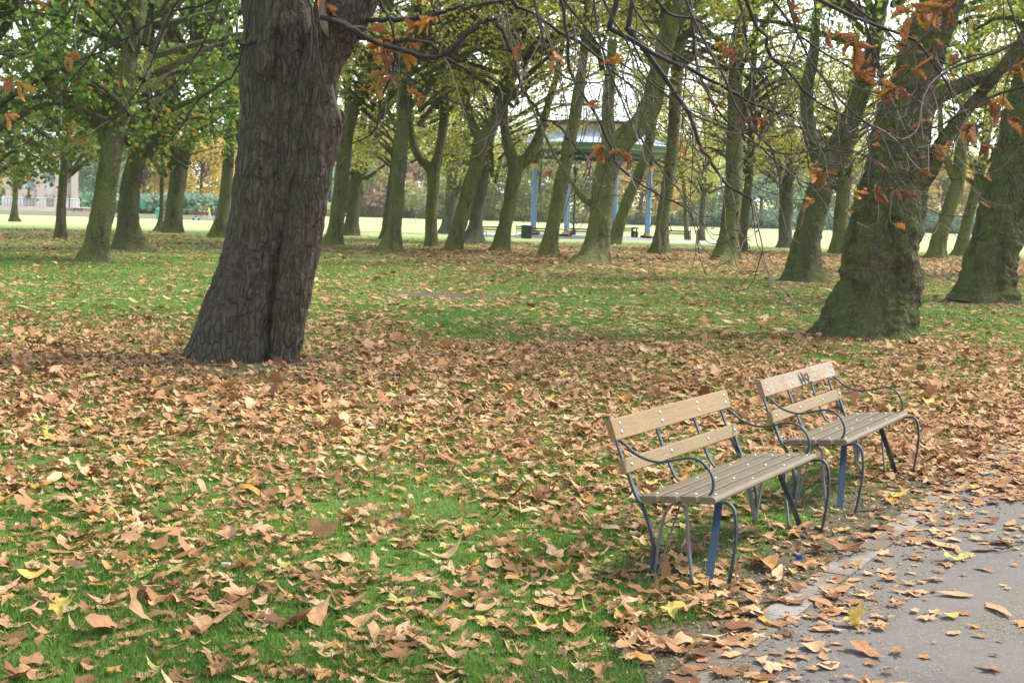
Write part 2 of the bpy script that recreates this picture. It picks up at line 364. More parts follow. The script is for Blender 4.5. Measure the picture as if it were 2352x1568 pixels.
def rotm(ax, an):
    c, s = np.cos(an), np.sin(an); x, y, z = ax[:, 0], ax[:, 1], ax[:, 2]; t = 1 - c
    return np.stack([np.stack([t * x * x + c, t * x * y - s * z, t * x * z + s * y], -1), np.stack([t * x * y + s * z, t * y * y + c, t * y * z - s * x], -1),
                     np.stack([t * x * z - s * y, t * y * z + s * x, t * z * z + c], -1)], 1)
def scatter(mb, tmpl, pos, size, curl, tilt, tint, rest=True):
    P, F = tmpl; N = len(pos)
    if N == 0: return
    n = len(P); phi = rng.uniform(0, 2 * np.pi, N)
    X = P[None] * size[:, None, None]
    c, s = np.cos(phi)[:, None], np.sin(phi)[:, None]
    a = X[..., 0] * c - X[..., 1] * s; b = X[..., 0] * s + X[..., 1] * c
    k1 = curl / size * rng.uniform(.15, 1.0, N) * np.where(rng.random(N) < .6, 1, -1); k2 = k1 * rng.uniform(-.35, .5, N)
    k1 = np.where(abs(k1) < .05, .05, k1)[:, None]; k2 = np.where(abs(k2) < .05, .05, k2)[:, None]
    w = np.zeros_like(a)
    a2 = np.sin(k1 * a) / k1; w += (1 - np.cos(k1 * a)) / k1
    b2 = np.sin(k2 * b) / k2; w += (1 - np.cos(k2 * b)) / k2
    fr = rng.integers(2, 6, N)[:, None]; rr_ = np.hypot(a, b)
    w += np.sin(np.arctan2(b, a) * fr + phi[:, None]) * rr_ * (.28 * rng.uniform(.2, 1, N) * np.clip(curl / 3, .4, 1))[:, None]
    w += np.abs(a) * (rng.uniform(-.15, .6, N) * np.clip(curl / 3, .3, 1))[:, None]
    Q = np.stack([a2, b2, w], -1)
    t = rng.uniform(0, 2 * np.pi, N); ax = np.stack([np.cos(t), np.sin(t), np.zeros(N)], 1)
    Q = np.einsum('nij,nkj->nki', rotm(ax, tilt), Q)
    if rest: Q[..., 2] -= Q[..., 2].min(1)[:, None]
    Q += pos[:, None, :]
    FF = (F[None] + (np.arange(N) * n)[:, None, None]).reshape(-1, 3)
    mb.add(Q.reshape(-1, 3), FF, np.repeat(tint, n))

vn = np.vectorize(lambda x, y: mnoise.noise(Vector((x, y, 3.7))))
def sstep(x, a, b): t = np.clip((x - a) / (b - a), 0, 1); return t * t * (3 - 2 * t)
def leaf_density(x, y):
    d = np.interp(y, [3, 8.6, 10, 11, 16, 18.5, 21, 26, 34, 44, 54, 66, 80, 92, 110], [.48, .50, .78, 1.0, 1.0, .66, .48, .37, .32, .38, .68, .74, .42, .06, .0])
    d = np.where((y > 20) & (x < -5), d * np.interp(y, [20, 24, 30, 60, 75], [1.0, .8, .55, .45, .6]), d)
    d = np.where((y > 40) & (x > -2) & (y < 80), d * 1.25, d)
    d = np.where((y > 19) & (y < 30) & (x > 8), d * .7, d)
    nn = vn(x * .55, y * .55) * .9 + vn(x * 1.9 + 9, y * 1.9) * .75
    k = np.where(y < 10, .85, np.where(y < 18, .35, .75))
    d = d * np.clip(1 + k * nn * 1.5, 0.04, 1.7)
    u = (x - K0.x) * PD.x + (y - K0.y) * PD.y; v = (x - K0.x) * PN.x + (y - K0.y) * PN.y
    onp = np.interp(v, [-.3, .1, .5, .85, 1.3, 1.8], [1.0, .75, .52, .18, .05, .025]) * np.interp(y, [4.5, 5.2, 9], [.75, 1, 1])
    back = sstep(u + v * .35, 1.9, 3.1)
    d = np.where(v > -.3, np.maximum(d * onp, back * .95 * np.clip(1 + .9 * nn, .25, 1.3)), d)
    for (sx, sy, r, k_) in SPOTS: d = d * (1 - .9 * k_ * np.clip(1.15 - np.hypot(x - sx, y - sy) / (r * .95), 0, 1))
    return d
def field(y0, y1, dens, fn):
    area = (y1 - y0) * (.41 * (y0 + y1)); N = int(area * dens)
    t = rng.random(N); y = np.sqrt(y0 * y0 + t * (y1 * y1 - y0 * y0)); x = (rng.random(N) * 2 - 1) * y * .42
    keep = rng.random(N) < fn(x, y); return x[keep], y[keep]
def tints(n, y=None):
    t = rng.beta(1.45, 1.65, n) * .86; q = rng.random(n)
    t = np.where(q > .972, .92 + rng.random(n) * .03, t); t = np.where(q > .988, .985 + rng.random(n) * .015, t); t = np.where((q > .90) & (q < .955), .84 + rng.random(n) * .05, t); return t

mb = MB()
def litter(y0, y1, dens, kinds, rings, szs, tall, cv=3.6):
    x, y = field(y0, y1, dens, lambda a, b: np.clip(leaf_density(a, b) / 1.7, 0, 1)); n = len(x)
    kk = rng.choice(len(kinds), n, p=[k[1] for k in kinds])
    for i, (kind, _, sc) in enumerate(kinds):
        m = kk == i; k = int(m.sum())
        if not k: continue
        NT = 7 if rings == 2 else 4
        for T in range(NT):
            mm = np.where(m)[0][T::NT]; k = len(mm)
            if k == 0: continue
            d = leaf_density(x[mm], y[mm])
            sz = np.clip(rng.lognormal(math.log(szs * sc), .42, k), .03, .25)
            tilt = rng.uniform(0, 1, k) ** 1.8 * np.where(rng.random(k) < .13, 1.2, .42)
            z = .006 + rng.random(k) ** 1.4 * tall * np.clip(d, .35, 1.2)
            u_, v_ = kerb_uv(x[mm], y[mm]); z = np.where(v_ > 0, z * .55 + .008, z)
            scatter(mb, template(kind, rings), np.stack([x[mm], y[mm], z], 1), sz, cv * np.where(v_ > 0, .55, 1.0), tilt * np.where(v_ > 0, .4, 1 if cv > 2.5 else .5), tints(k))
litter(3.6, 11.5, 470, [('plane', .56, 1.0), ('oval', .27, .72), ('long', .17, 1.1)], 2, .106, .042, 2.7)
litter(3.6, 11.5, 170, [('plane', .5, 1.0), ('oval', .3, .7), ('long', .2, 1.0)], 2, .10, .012, .9)
litter(11.5, 22, 600, [('rough', .7, 1.0), ('oval', .2, .8), ('long', .10, 1.2)], 1, .090, .035, 2.6)
litter(22, 46, 200, [('six', 1.0, 1.0)], 1, .115, .025, 1.6)
litter(46, 96, 90, [('six', 1.0, 1.0)], 1, .14, .025, 1.3)
tag(mb.build('fallen_leaves', M_litter, smooth=True), 'brown and tan fallen leaves covering the grass', 'leaves', kind='stuff')

# short grass between the leaves
def grass_ok(x, y):
    u_, v_ = (x - K0.x) * PD.x + (y - K0.y) * PD.y, (x - K0.x) * PN.x + (y - K0.y) * PN.y
    g = np.clip(.85 + .7 * vn(x * .8 + 40, y * .8) + .6 * vn(x * 3.1, y * 3.1 + 20), .42, 1)
    for (sx, sy, r, k_) in SPOTS: g = g * (1 - k_ * np.clip(1.5 - np.hypot(x - sx, y - sy) / r, 0, 1))
    return np.where(v_ > -.30 + .35 * vn(x * 2, y * 2), 0, g)
gm = MB()
def grass(y0, y1, dens, h, w, seg):
    x, y = field(y0, y1, dens, grass_ok); n = len(x)
    hh = h * rng.uniform(.45, 1.25, n); ww = w * rng.uniform(.7, 1.3, n); th = rng.uniform(0, 2 * np.pi, n); ln = rng.uniform(.1, 1.1, n) * hh; la = rng.uniform(0, 2 * np.pi, n)
    dx, dy = np.cos(th) * ww / 2, np.sin(th) * ww / 2; lx, ly = np.cos(la) * ln, np.sin(la) * ln; z0 = np.zeros(n)
    b1 = np.stack([x - dx, y - dy, z0], 1); b2 = np.stack([x + dx, y + dy, z0], 1); tip = np.stack([x + lx, y + ly, hh * .92], 1)
    tt = np.clip(rng.beta(2, 2.2, n) * .9 + .35 * vn(x * .7 + 3, y * .7) + .2 * vn(x * 2.3, y * 2.3 + 8) + np.where(rng.random(n) < .05, .3, 0), 0, 1)
    if seg == 2:
        m1 = np.stack([x + lx * .35 - dx * .7, y + ly * .35 - dy * .7, hh * .6], 1); m2 = np.stack([x + lx * .35 + dx * .7, y + ly * .35 + dy * .7, hh * .6], 1)
        Vv = np.stack([b1, b2, m2, m1, tip], 1).reshape(-1, 3); b = (np.arange(n) * 5)[:, None]
        Ft = np.concatenate([b + [0, 1, 2], b + [0, 2, 3], b + [3, 2, 4]]); gm.add(Vv, Ft, np.repeat(tt, 5))
    else:
        Vv = np.stack([b1, b2, tip], 1).reshape(-1, 3); b = (np.arange(n) * 3)[:, None]; gm.add(Vv, b + [0, 1, 2], np.repeat(tt, 3))
grass(3.6, 8, 5200, .052, .0045, 2); grass(8, 14, 2600, .055, .006, 1); grass(14, 26, 800, .06, .010, 1); grass(26, 48, 200, .065, .018, 1)
tag(gm.build('grass', M_grass), 'short bright green grass between fallen leaves', 'grass', kind='stuff')

# crumbs of dry flower chaff on the asphalt by the kerb
x, y = field(3.8, 8, 11000, lambda a, b: np.clip(vn(a * 1.7, b * 1.7 + 5) * 1.6 + .25 + .5 * vn(a * 6, b * 6), 0, 1) * np.interp((a - K0.x) * PN.x + (b - K0.y) * PN.y, [0, .2, .9, 1.3, 1.7], [.2, 1, 1, .3, 0]) * np.interp(b, [4, 6.2, 7.4], [1, .8, .05]))
cm = MB(); scatter(cm, template('quad', 1), np.stack([x, y, np.full(len(x), .013)], 1), rng.uniform(.004, .011, len(x)), np.full(len(x), 1.0), rng.uniform(0, .5, len(x)), rng.random(len(x)))
tag(cm.build('chaff_crumbs', foliage_mat('chaff', [(0, (.17, .12, .05)), (1, (.36, .27, .11))], .05)), 'straw coloured chaff crumbs lying on the asphalt path', 'debris', kind='stuff')
def soil_bits(a, b):
    v = (a - K0.x) * PN.x + (b - K0.y) * PN.y; d = np.interp(v, [-1.0, -.45, -.1, .15, .6], [0, .55, 1, .8, 0]) * .8
    for (sx, sy, r, k_) in SPOTS[:4]: d = np.maximum(d, np.clip(1.3 - np.hypot(a - sx, b - sy) / r, 0, 1))
    return d
x, y = field(3.8, 12, 1500, soil_bits); sm = MB()
scatter(sm, template('quad', 1), np.stack([x, y, np.full(len(x), .004)], 1), rng.uniform(.006, .034, len(x)), np.full(len(x), 2.0), rng.uniform(0, .8, len(x)), rng.random(len(x)))
tag(sm.build('leaf_crumbs', foliage_mat('leaf_crumb', [(0, (.045, .030, .02)), (.5, (.14, .085, .05)), (1, (.38, .26, .15))], .05)), 'brown crumbs of broken leaves on bare soil by the kerb', 'debris', kind='stuff')
# ==== BENCHES ====
# ------------------------------------------------------------------ the two benches
def wood(name, c0, c1, grime):
    M = Mat(name, .55, .3); v = M.coords('Object', (2.2, 30, 30)); f = M.noise(v, 1.6, 6, .65, .6)
    c = M.mix(f, c0, c1); o = M.coords('Object')
    c = M.mix(M.ramp(M.noise(o, 3.2, 5, .65), [(.48, 0.0), (.72, .75)]), c, grime)
    c = M.mix(M.ramp(M.noise(M.coords('Object', (5, 40, 40)), 2.2, 4, .7), [(.66, 0.0), (.74, .7)]), c, (.55, .52, .47))
    st = M.noise(M.coords('Object', (3, 9, 60)), 3.5, 6, .75); c = M.mix(M.ramp(st, [(.52, 0.0), (.68, .55)]), c, tuple(np.array(c0) * .45)); M.col(c); M.bump(f, .5, .006); return M.m
M_back = wood('varnished_wood', (.195, .118, .048), (.275, .175, .078), (.21, .165, .085))
M_back2 = wood('weathered_wood', (.19, .125, .066), (.26, .19, .115), (.33, .295, .24))
M_low = wood('mossy_wood', (.185, .12, .058), (.25, .17, .085), (.185, .18, .08))
M_seat = wood('grey_seat_wood', (.10, .074, .045), (.18, .146, .098), (.14, .132, .082))
M_iron = plain('blue_black_iron', (.020, .036, .048), .42, .5, .3, 25)
M_flat = plain('blue_iron', (.020, .050, .085), .45, .5, .3, 18)
M_worn = plain('worn_grey_iron', (.12, .125, .125), .55, .4, .35, 20)
M_bolt = plain('steel_bolt', (.40, .42, .44), .4, .5, .2, 20, .6)
M_ink = plain('black_ink', (.012, .013, .020), .6, .3, .2)
BL = 1.62
def rrect(v0, w0, v1, w1, th, r=.008, rs=None):
    """rounded plank section: its visible face runs (v0,w0)->(v1,w1), thickness th to the left of that direction"""
    d = Vector((v1 - v0, w1 - w0)); L = d.length; d.normalize(); nrm = Vector((-d.y, d.x)); out = []
    rs = rs or [r] * 4
    cs = [(0, 0, 1, 1), (L, 0, -1, 1), (L, th, -1, -1), (0, th, 1, -1)]
    for i, (a, b, sa, sb) in enumerate(cs):
        rr = rs[i]; cx, cy = a + sa * rr, b + sb * rr; st = [180, 270, 0, 90][i]
        for k in range(5):
            an = rad(st + 22.5 * k); q = Vector((cx + math.cos(an) * rr, cy + math.sin(an) * rr)); p = Vector((v0, w0)) + d * q.x + nrm * q.y
            out.append((p.x, p.y))
    return out
EU, EV, EW = (1, 0, 0), (0, -1, 0), (0, 0, 1)      # local: x along the bench, -y is forward (v), z up
def loc(u, v, w): return (u, -v, w)
bolt_mesh = MB().lathe((0, 0, 0), [(.0, .0045), (.007, .004), (.0105, .0015), (.011, -.002)], 10).mesh('bolt', M_bolt, True)
def bolts(parent, spots, nrm):
    q = Vector(loc(0, *nrm)).to_track_quat('Z', 'Y').to_euler()
    for (u, v, w) in spots:
        o = link('bolt', bolt_mesh, parent); o.location = loc(u, v, w); o.rotation_euler = q
UPR = [.085, .60, 1.13, 1.555]
def make_bench(idx):
    org, th = BENCH[idx]
    t = empty('park_bench', org, math.pi / 2 - th, group='slatted park benches beside the path')
    if idx == 0: tag(t, 'nearer slatted wooden bench with plain clean golden brown back rail', 'bench')
    else: tag(t, 'farther slatted wooden bench with black graffiti scribble on its back rail', 'bench')
    bx = MB(); bx.prism(rrect(-.106, .696, -.147, .806, .036, .007), (0, 0, 0), EU, EV, EW, BL)
    # faces forward: shift back so its front face lies on the line
    br = bx.build('back_rail', M_back if idx == 0 else M_back2, t)
    nr = Vector((.110, .041)).normalized()
    sp = [(u, -.147 + .041 * f + nr.x * .001, .806 - .110 * f) for u in UPR for f in (.28, .68)]; bolts(br, sp, (nr.x, nr.y))
    lr = MB().prism(rrect(-.042, .529, -.066, .603, .034, .007), (0, 0, 0), EU, EV, EW, BL - .02).build('back_rail', M_low, t)
    lr['label'] = 'narrower lower back rail, greenish with moss'
    nl = Vector((.074, .024)).normalized(); bolts(lr, [(u, -.054 + nl.x * .001, .567) for u in UPR], (nl.x, nl.y))
    dv = (.458 - .049 - 3 * .022) / 4; sl_ = (.471 - .425) / .409; ns = Vector((-sl_, 1)).normalized()
    for k in range(4):
        v0 = .049 + k * (dv + .022); v1 = v0 + dv; w0 = .425 + (v0 - .049) * sl_; w1 = .425 + (v1 - .049) * sl_
        rs = [.006, .006, .006, .006] if k < 3 else [.006, .022, .014, .006]
        prof = rrect(v0, w0 - .036, v1, w1 - .036, .036, .006, [rs[0], rs[2], rs[1], rs[3]])
        s_ = MB().prism(prof, (R.uniform(-.004, .006), 0, 0), EU, EV, EW, BL + R.uniform(-.01, .0)).build('seat_slat', M_seat, t)
        vm = (v0 + v1) / 2; wm = (w0 + w1) / 2
        bolts(s_, [(u, vm, wm + .0005) for u in (.09, .62, 1.12, 1.53)], (ns.x, ns.y))
    # iron uprights behind the rails, curving in under the seat
    for i, u in enumerate(UPR):
        pts = [loc(u, v - .048, w) for v, w in spline([(-.150, .80), (-.105, .69), (-.052, .57), (-.010, .48), (.030, .418), (.09, .388), (.20, .393), (.44, .420)], 26)]
        MB().strap(pts, EU, .026, .010).build('back_support', M_iron, t)
    for s_, u in ((1, .05), (-1, BL - .05)):
        arm = spline([(-.115, .690), (-.078, .672), (-.024, .633), (.045, .608), (.12, .602), (.2, .622), (.275, .642), (.327, .640), (.37, .618), (.404, .581), (.42, .534), (.412, .48), (.372, .43)], 44)
        MB().strap([loc(u, v, w) for v, w in arm], EU, .017, .011).build('armrest', M_iron, t)
        rl = spline([(-.055, .52), (-.012, .42), (.034, .354), (.079, .26), (.10, .179), (.106, .107), (.095, .018), (.088, -.03)], 26)
        MB().strap([loc(u, v, w) for v, w in rl], EU, .024, .014).build('leg', M_iron, t)
        ul = spline([(.100, -.03), (.108, .02), (.128, .185), (.150, .316), (.188, .385), (.242, .392), (.276, .353), (.292, .206), (.318, .03), (.326, -.03)], 40)
        MB().strap([loc(u + s_ * .012, v, w) for v, w in ul], EU, .022, .012).build('leg', M_worn, t)
        fc = spline([(.43, .425), (.488, .440), (.513, .433), (.537, .405), (.549, .34), (.552, .284), (.547, .19), (.535, .097), (.522, .02), (.505, -.03)], 34)
        MB().strap([loc(u, v, w) for v, w in fc], EU, .020, .013).build('leg', M_iron, t)
        MB().strap([loc(u + s_ * .31, .335, .415), loc(u + s_ * .16, .375, .20), loc(u, .412, -.03)], (s_ * .35, -.9, 0), .040, .010).build('brace', M_flat if s_ > 0 else M_iron, t)
        MB().strap([loc(u + s_ * .32, .13, .40), loc(u + s_ * .16, .125, .19), loc(u + s_ * .01, .118, -.03)], (s_ * .95, .3, 0), .030, .009).build('brace', M_worn, t)
    return t, br
bench_things = [make_bench(0), make_bench(1)]
# the scribbled tag on the farther bench's top rail, drawn on the rail's own face
tb, rail = bench_things[1]
org, th = BENCH[1]; nr = Vector((.110, .041)).normalized()
nW = Vector((math.cos(th), -math.sin(th), 0)) * nr.x + Vector((0, 0, 1)) * nr.y
p0 = org + Vector((math.cos(th), -math.sin(th), 0)) * (-.147) + Vector((0, 0, .806))
def on_rail(zx, zy):
    d = ray(1784.6 + .1415 * zx, 828.8 + .1415 * zy); o = Vector((0, 0, EYE)); t_ = (p0 - o).dot(nW) / d.dot(nW); return o + d * t_ + nW * .0025
inv = (Matrix.Translation(org) @ Matrix.Rotation(math.pi / 2 - th, 4, 'Z')).inverted(); g = MB()
for st in ([(338, 218), (365, 290), (398, 365)], [(352, 250), (382, 300), (424, 405)], [(372, 190), (402, 240), (432, 318)], [(383, 300), (412, 285), (440, 318)], [(398, 210), (430, 275), (455, 345)],
           [(418, 250), (446, 330), (474, 392)], [(452, 205), (440, 235), (462, 285), (492, 318)], [(452, 205), (470, 204), (462, 240)], [(486, 205), (496, 260), (510, 330), (520, 380)],
           [(505, 240), (512, 300), (525, 352), (556, 332), (575, 352)], [(524, 352), (548, 345), (572, 362)], [(395, 318), (425, 322), (450, 300)], [(482, 300), (506, 282)]):
    for dx in (-1.2, 1.2, 3.4): g.strap([inv @ on_rail(a + dx, b) for a, b in spline(st, 12)], tuple(inv.to_3x3() @ (Vector((math.sin(th), math.cos(th), 0)) * .8 + Vector((0, 0, 1)) * .5)), .0062, .0012)
tag(g.build('graffiti', M_ink, rail), 'black scribbled tag')

# ------------------------------------------------------------------ small litter
def lone_leaf(p, sz, tint, label, kind='plane', tilt=.5, curl=2.2):
    m = MB(); scatter(m, template(kind, 3), np.array([[0, 0, 0.]]), np.array([sz]), np.array([curl]), np.array([tilt]), np.array([tint]))
    o = m.build('fallen_leaf', M_litter, smooth=True); o.location = p; return tag(o, label, 'leaf', 'single fallen leaves')
o2, t2 = BENCH[1]; ev = Vector((math.cos(t2), -math.sin(t2), 0)); eu = Vector((math.sin(t2), math.cos(t2), 0))
lone_leaf(o2 + ev * .155 + eu * .03 + Vector((0, 0, .442)), .12, .62, "curled tan leaf caught on the farther bench's seat end", tilt=.7)
o1, t1 = BENCH[0]; ev = Vector((math.cos(t1), -math.sin(t1), 0)); eu = Vector((math.sin(t1), math.cos(t1), 0))
lone_leaf(o1 + ev * .10 + eu * 1.18 + Vector((0, 0, .432)), .05, .55, "tiny brown leaf scrap on the nearer bench's seat", 'oval')
lone_leaf(ground(2185, 1290) + Vector((0, 0, .012)), .21, .985, 'large yellow green leaf lying on the asphalt path')
lone_leaf(ground(1960, 1440) + Vector((0, 0, .012)), .20, .93, 'large yellow leaf lying where chaff covers the path edge', tilt=.8)
lone_leaf(ground(2300, 1250) + Vector((0, 0, .012)), .18, .42, 'curled brown leaf lying alone on the asphalt near the right edge', tilt=.4)
lone_leaf(ground(1990, 1505) + Vector((0, 0, .012)), .24, .33, 'long brown chestnut leaflet lying on the path edge', 'long', .2)
lone_leaf(ground(240, 1462) + Vector((0, 0, .03)), .24, .40, 'big orange brown leaf on bright grass at lower left', 'oval', .45)
lone_leaf(ground(395, 1330) + Vector((0, 0, .03)), .20, .985, 'broad olive yellow leaf lying on grass at left', tilt=.5)
def scrap(p, c, sz, name, label, cat):
    m = MB(); th_ = np.linspace(0, 2 * math.pi, 9)[:-1]; rr = [R.uniform(.6, 1.2) for _ in th_]
    top = [(math.cos(a) * sz * r_, math.sin(a) * sz * .45 * r_, .012 + R.uniform(0, .02)) for a, r_ in zip(th_, rr)]
    bot = [(x_ * .9, y_ * .9, 0) for x_, y_, _ in top]; m.add(top + [(0, 0, .03)] + bot, [[i, (i + 1) % 8, 8] for i in range(8)]); m.add(top + bot, [[i, 8 + i, 8 + (i + 1) % 8, (i + 1) % 8] for i in range(8)])
    o = m.build(name, plain(name, c, .4, .5, .1)); o.location = p; tag(o, label, cat)
scrap(ground(1835, 1284), (.02, .05, .45), .022, 'plastic_scrap', 'small bright blue plastic scrap among leaves by the kerb', 'litter')
scrap(ground(520, 1304), (.66, .66, .66), .03, 'paper_scrap', 'crumpled white paper scrap on the grass among leaves', 'litter')
def fallen_twig(p, q, r_, label):
    a, b = ground(*p), ground(*q); n_ = 9
    pts = [a.lerp(b, i / (n_ - 1)) + Vector((R.uniform(-.02, .02), R.uniform(-.02, .02), .02 + R.uniform(0, .02))) for i in range(n_)]
    m = MB().tube(pts, np.linspace(r_, r_ * .5, n_), 5); k = pts[4]; m.tube([k, k + Vector((.05, .07, .02)), k + Vector((.07, .14, .02))], [r_ * .6, r_ * .45, r_ * .3], 5)
    tag(m.build('fallen_twig', M_twig), label, 'twig', 'fallen twigs')
fallen_twig((470, 1425), (585, 1385), .006, 'pale bent twig lying on the grass at lower left')
fallen_twig((865, 1470), (1010, 1520), .005, 'thin twig lying on grass at bottom centre')
fallen_twig((1950, 1190), (2050, 1175), .007, 'dark twig lying across the kerb edging')
fallen_twig((1925, 1292), (1995, 1270), .005, 'light twig lying on the kerb below the nearer bench')
fallen_twig((2290, 1272), (2350, 1262), .005, 'thin dark twig lying on the asphalt at the right edge')
# ==== TREES ====
# ------------------------------------------------------------------ trees
def trunk_mesh(mb, pts, rads, seg, step, flare=0.0, lobes=(), wrinkle=0.0, seed=0, flare_h=.55, bumpy=.075, a=0.0, rough=0.0):
    """a limb or trunk: circle swept along a smooth line, spreading into root lobes at the base, with rings and swellings"""
    L = sum((Vector(pts[i + 1]) - Vector(pts[i])).length for i in range(len(pts) - 1)); n = max(4, int(L / step))
    P4 = spline([tuple(p) + (r,) for p, r in zip(pts, rads)], n); P, rr = P4[:, :3], np.maximum(P4[:, 3], .004)
    T = np.gradient(P, axis=0); T /= np.linalg.norm(T, axis=1)[:, None]
    U = np.cross(T, np.array([0.0, 1.0, .15])); U /= np.linalg.norm(U, axis=1)[:, None]; Wv = np.cross(U, T)
    th = np.arange(seg) * 2 * math.pi / seg; ring = np.zeros((n, seg)); h0 = P[0, 2]
    for i in range(n):
        h = P[i, 2] - h0; f = flare * math.exp(-max(h, 0) / flare_h)
        wr = wrinkle * (nz(seed, P[i, 2] * 5.5) + .6 * nz(seed + 5, P[i, 2] * 13))
        for j in range(seg):
            lob = sum(k * max(0, math.cos(th[j] - p)) ** e for p, k, e in lobes) if lobes else 0
            bu = bumpy * nz(seed + math.cos(th[j]) * 1.6, math.sin(th[j]) * 1.6 + 7, P[i, 2] * 1.1) + bumpy * .55 * nz(seed + math.cos(th[j]) * 4, math.sin(th[j]) * 4, P[i, 2] * 3.3)
            w_ = wr * (1 + .9 * nz(seed + math.cos(th[j]) * 2.2, math.sin(th[j]) * 2.2, P[i, 2] * 2.2))
            ro = 0.0
            if rough:
                ct, st_ = math.cos(th[j]) * rr[i], math.sin(th[j]) * rr[i]; z_ = P[i, 2]
                ro = rough * (1.0 * nz(seed + ct * 3, st_ * 3, z_ * 4.2) + .9 * (.5 - abs(nz(seed + ct * 7, st_ * 7 + 3, z_ * 3.4))) + .55 * nz(seed + ct * 15, st_ * 15, z_ * 11)) / rr[i]
            ring[i, j] = rr[i] * (1 + f * (.35 + lob) + bu * 2 + w_ + ro)
    V = P[:, None, :] + (U[:, None, :] * np.cos(th)[None, :, None] + Wv[:, None, :] * np.sin(th)[None, :, None]) * ring[:, :, None]
    i = np.arange(n - 1)[:, None] * seg; j = np.arange(seg)[None, :]; j2 = (j + 1) % seg
    mb.add(V.reshape(-1, 3), np.stack([i + j, i + j2, i + seg + j2, i + seg + j], -1).reshape(-1, 4), a)
    mb.add(V[-1], [list(range(seg))], a)

def leaf_cloud(mb, centres, rads, per, size, flat=.75):
    """leaf-sized faces spread through clumps"""
    n = len(centres); N = n * per; c = np.repeat(centres, per, 0); r = np.repeat(rads, per)
    d = rng.normal(size=(N, 3)); d /= np.linalg.norm(d, axis=1)[:, None]; d *= (rng.random(N) ** .5)[:, None]; d[:, 2] *= flat
    p = c + d * r[:, None]; ct = np.repeat(rng.normal(0, .16, n), per)
    t = np.clip(rng.beta(2, 2.2, N) + ct, 0, 1); sz = size * rng.uniform(.6, 1.35, N)
    a = rng.uniform(0, 2 * np.pi, N); el = rng.normal(0, .55, N); u = np.stack([np.cos(a) * np.cos(el), np.sin(a) * np.cos(el), np.sin(el) - .25], 1)
    b = rng.normal(size=(N, 3)); v = np.cross(u, b); v /= np.linalg.norm(v, axis=1)[:, None]
    u = u * sz[:, None]; v = v * (sz * .42)[:, None]; w = np.cross(u, v); w /= np.linalg.norm(w, axis=1)[:, None] + 1e-9; w *= (sz * .14)[:, None]
    V = np.stack([p - u * .5, p + v + w - u * .05, p + u * .5, p - v + w - u * .05], 1).reshape(-1, 3); k = (np.arange(N) * 4)[:, None]
    mb.add(V, np.concatenate([k + [0, 1, 2], k + [0, 2, 3]]), np.repeat(t, 4))

def crown_points(n, rx, zlo, zhi, skirt=.35, inner=.35):
    """clump centres: a billowing shell round the tree's top with lower hanging skirts"""
    out = []
    while len(out) < n:
        v = np.array([R.gauss(0, 1) for _ in range(3)]); v /= np.linalg.norm(v); q = R.uniform(inner, 1.0) ** .5
        p = np.array([v[0] * rx * q, v[1] * rx * q, (zlo + zhi) / 2 + v[2] * (zhi - zlo) / 2 * q])
        if nz(p[0] * .28 + n, p[1] * .28, p[2] * .3) < -.12: continue
        out.append(p)
    return np.array(out)
def make_crown(seed, n, per, size, rx, zlo, zhi, cr, name='crown'):
    R.seed(seed); cs = crown_points(n, rx, zlo, zhi); m = MB()
    leaf_cloud(m, cs, np.array([R.uniform(.6, 1.25) * cr for _ in cs]), per, size)
    b = MB(); top = Vector((0, 0, 0))
    for c in cs[::2]:
        c = Vector(c); hub = Vector((c.x * .12, c.y * .12, min(c.z - 1.0, R.uniform(-.5, 4.0)))); mid = hub.lerp(c, .55) + Vector((R.uniform(-.5, .5), R.uniform(-.5, .5), R.uniform(.1, .9)))
        pts = spline([hub, mid, c], 7); b.tube(pts, np.linspace(R.uniform(.07, .14), .018, 7), 5)
    return m, b
# crown variants, local origin = the fork at the top of the bare trunk
CROWN = []
for k, (n, per, sz, rx, zl, zh, cr) in enumerate([(100, 66, .165, 6.6, -3.0, 7.5, 1.15), (95, 66, .165, 6.3, -3.4, 7.0, 1.15), (105, 64, .165, 7.0, -2.8, 7.5, 1.2), (95, 68, .165, 6.0, -3.6, 6.5, 1.15)]):
    m, b = make_crown(40 + k, n, per, sz, rx, zl, zh, cr); CROWN.append((m.mesh('crown', M_crown['green']), b.mesh('branches', M_planed)))
DENSE = []
for k in range(2):
    m, b = make_crown(60 + k, 115, 82, .18, 6.2, -3.6, 8.5, 1.15); DENSE.append((m.mesh('crown', M_crown['green']), b.mesh('branches', M_planed)))
FAR = []
for k in range(4):
    m, b = make_crown(80 + k, 110, 52, .55, 8.0, -5.0, 8.0, 2.0); FAR.append((m.mesh('crown', M_crown['pale']), b.mesh('branches', M_far)))

def put(me, name, parent, loc, rz=0, sc=(1, 1, 1), mat=None):
    o = link(name, me, parent); o.location = loc; o.rotation_euler = (0, 0, rz); o.scale = sc
    if mat is not None:
        o.material_slots[0].link = 'OBJECT'; o.material_slots[0].material = mat
    return o

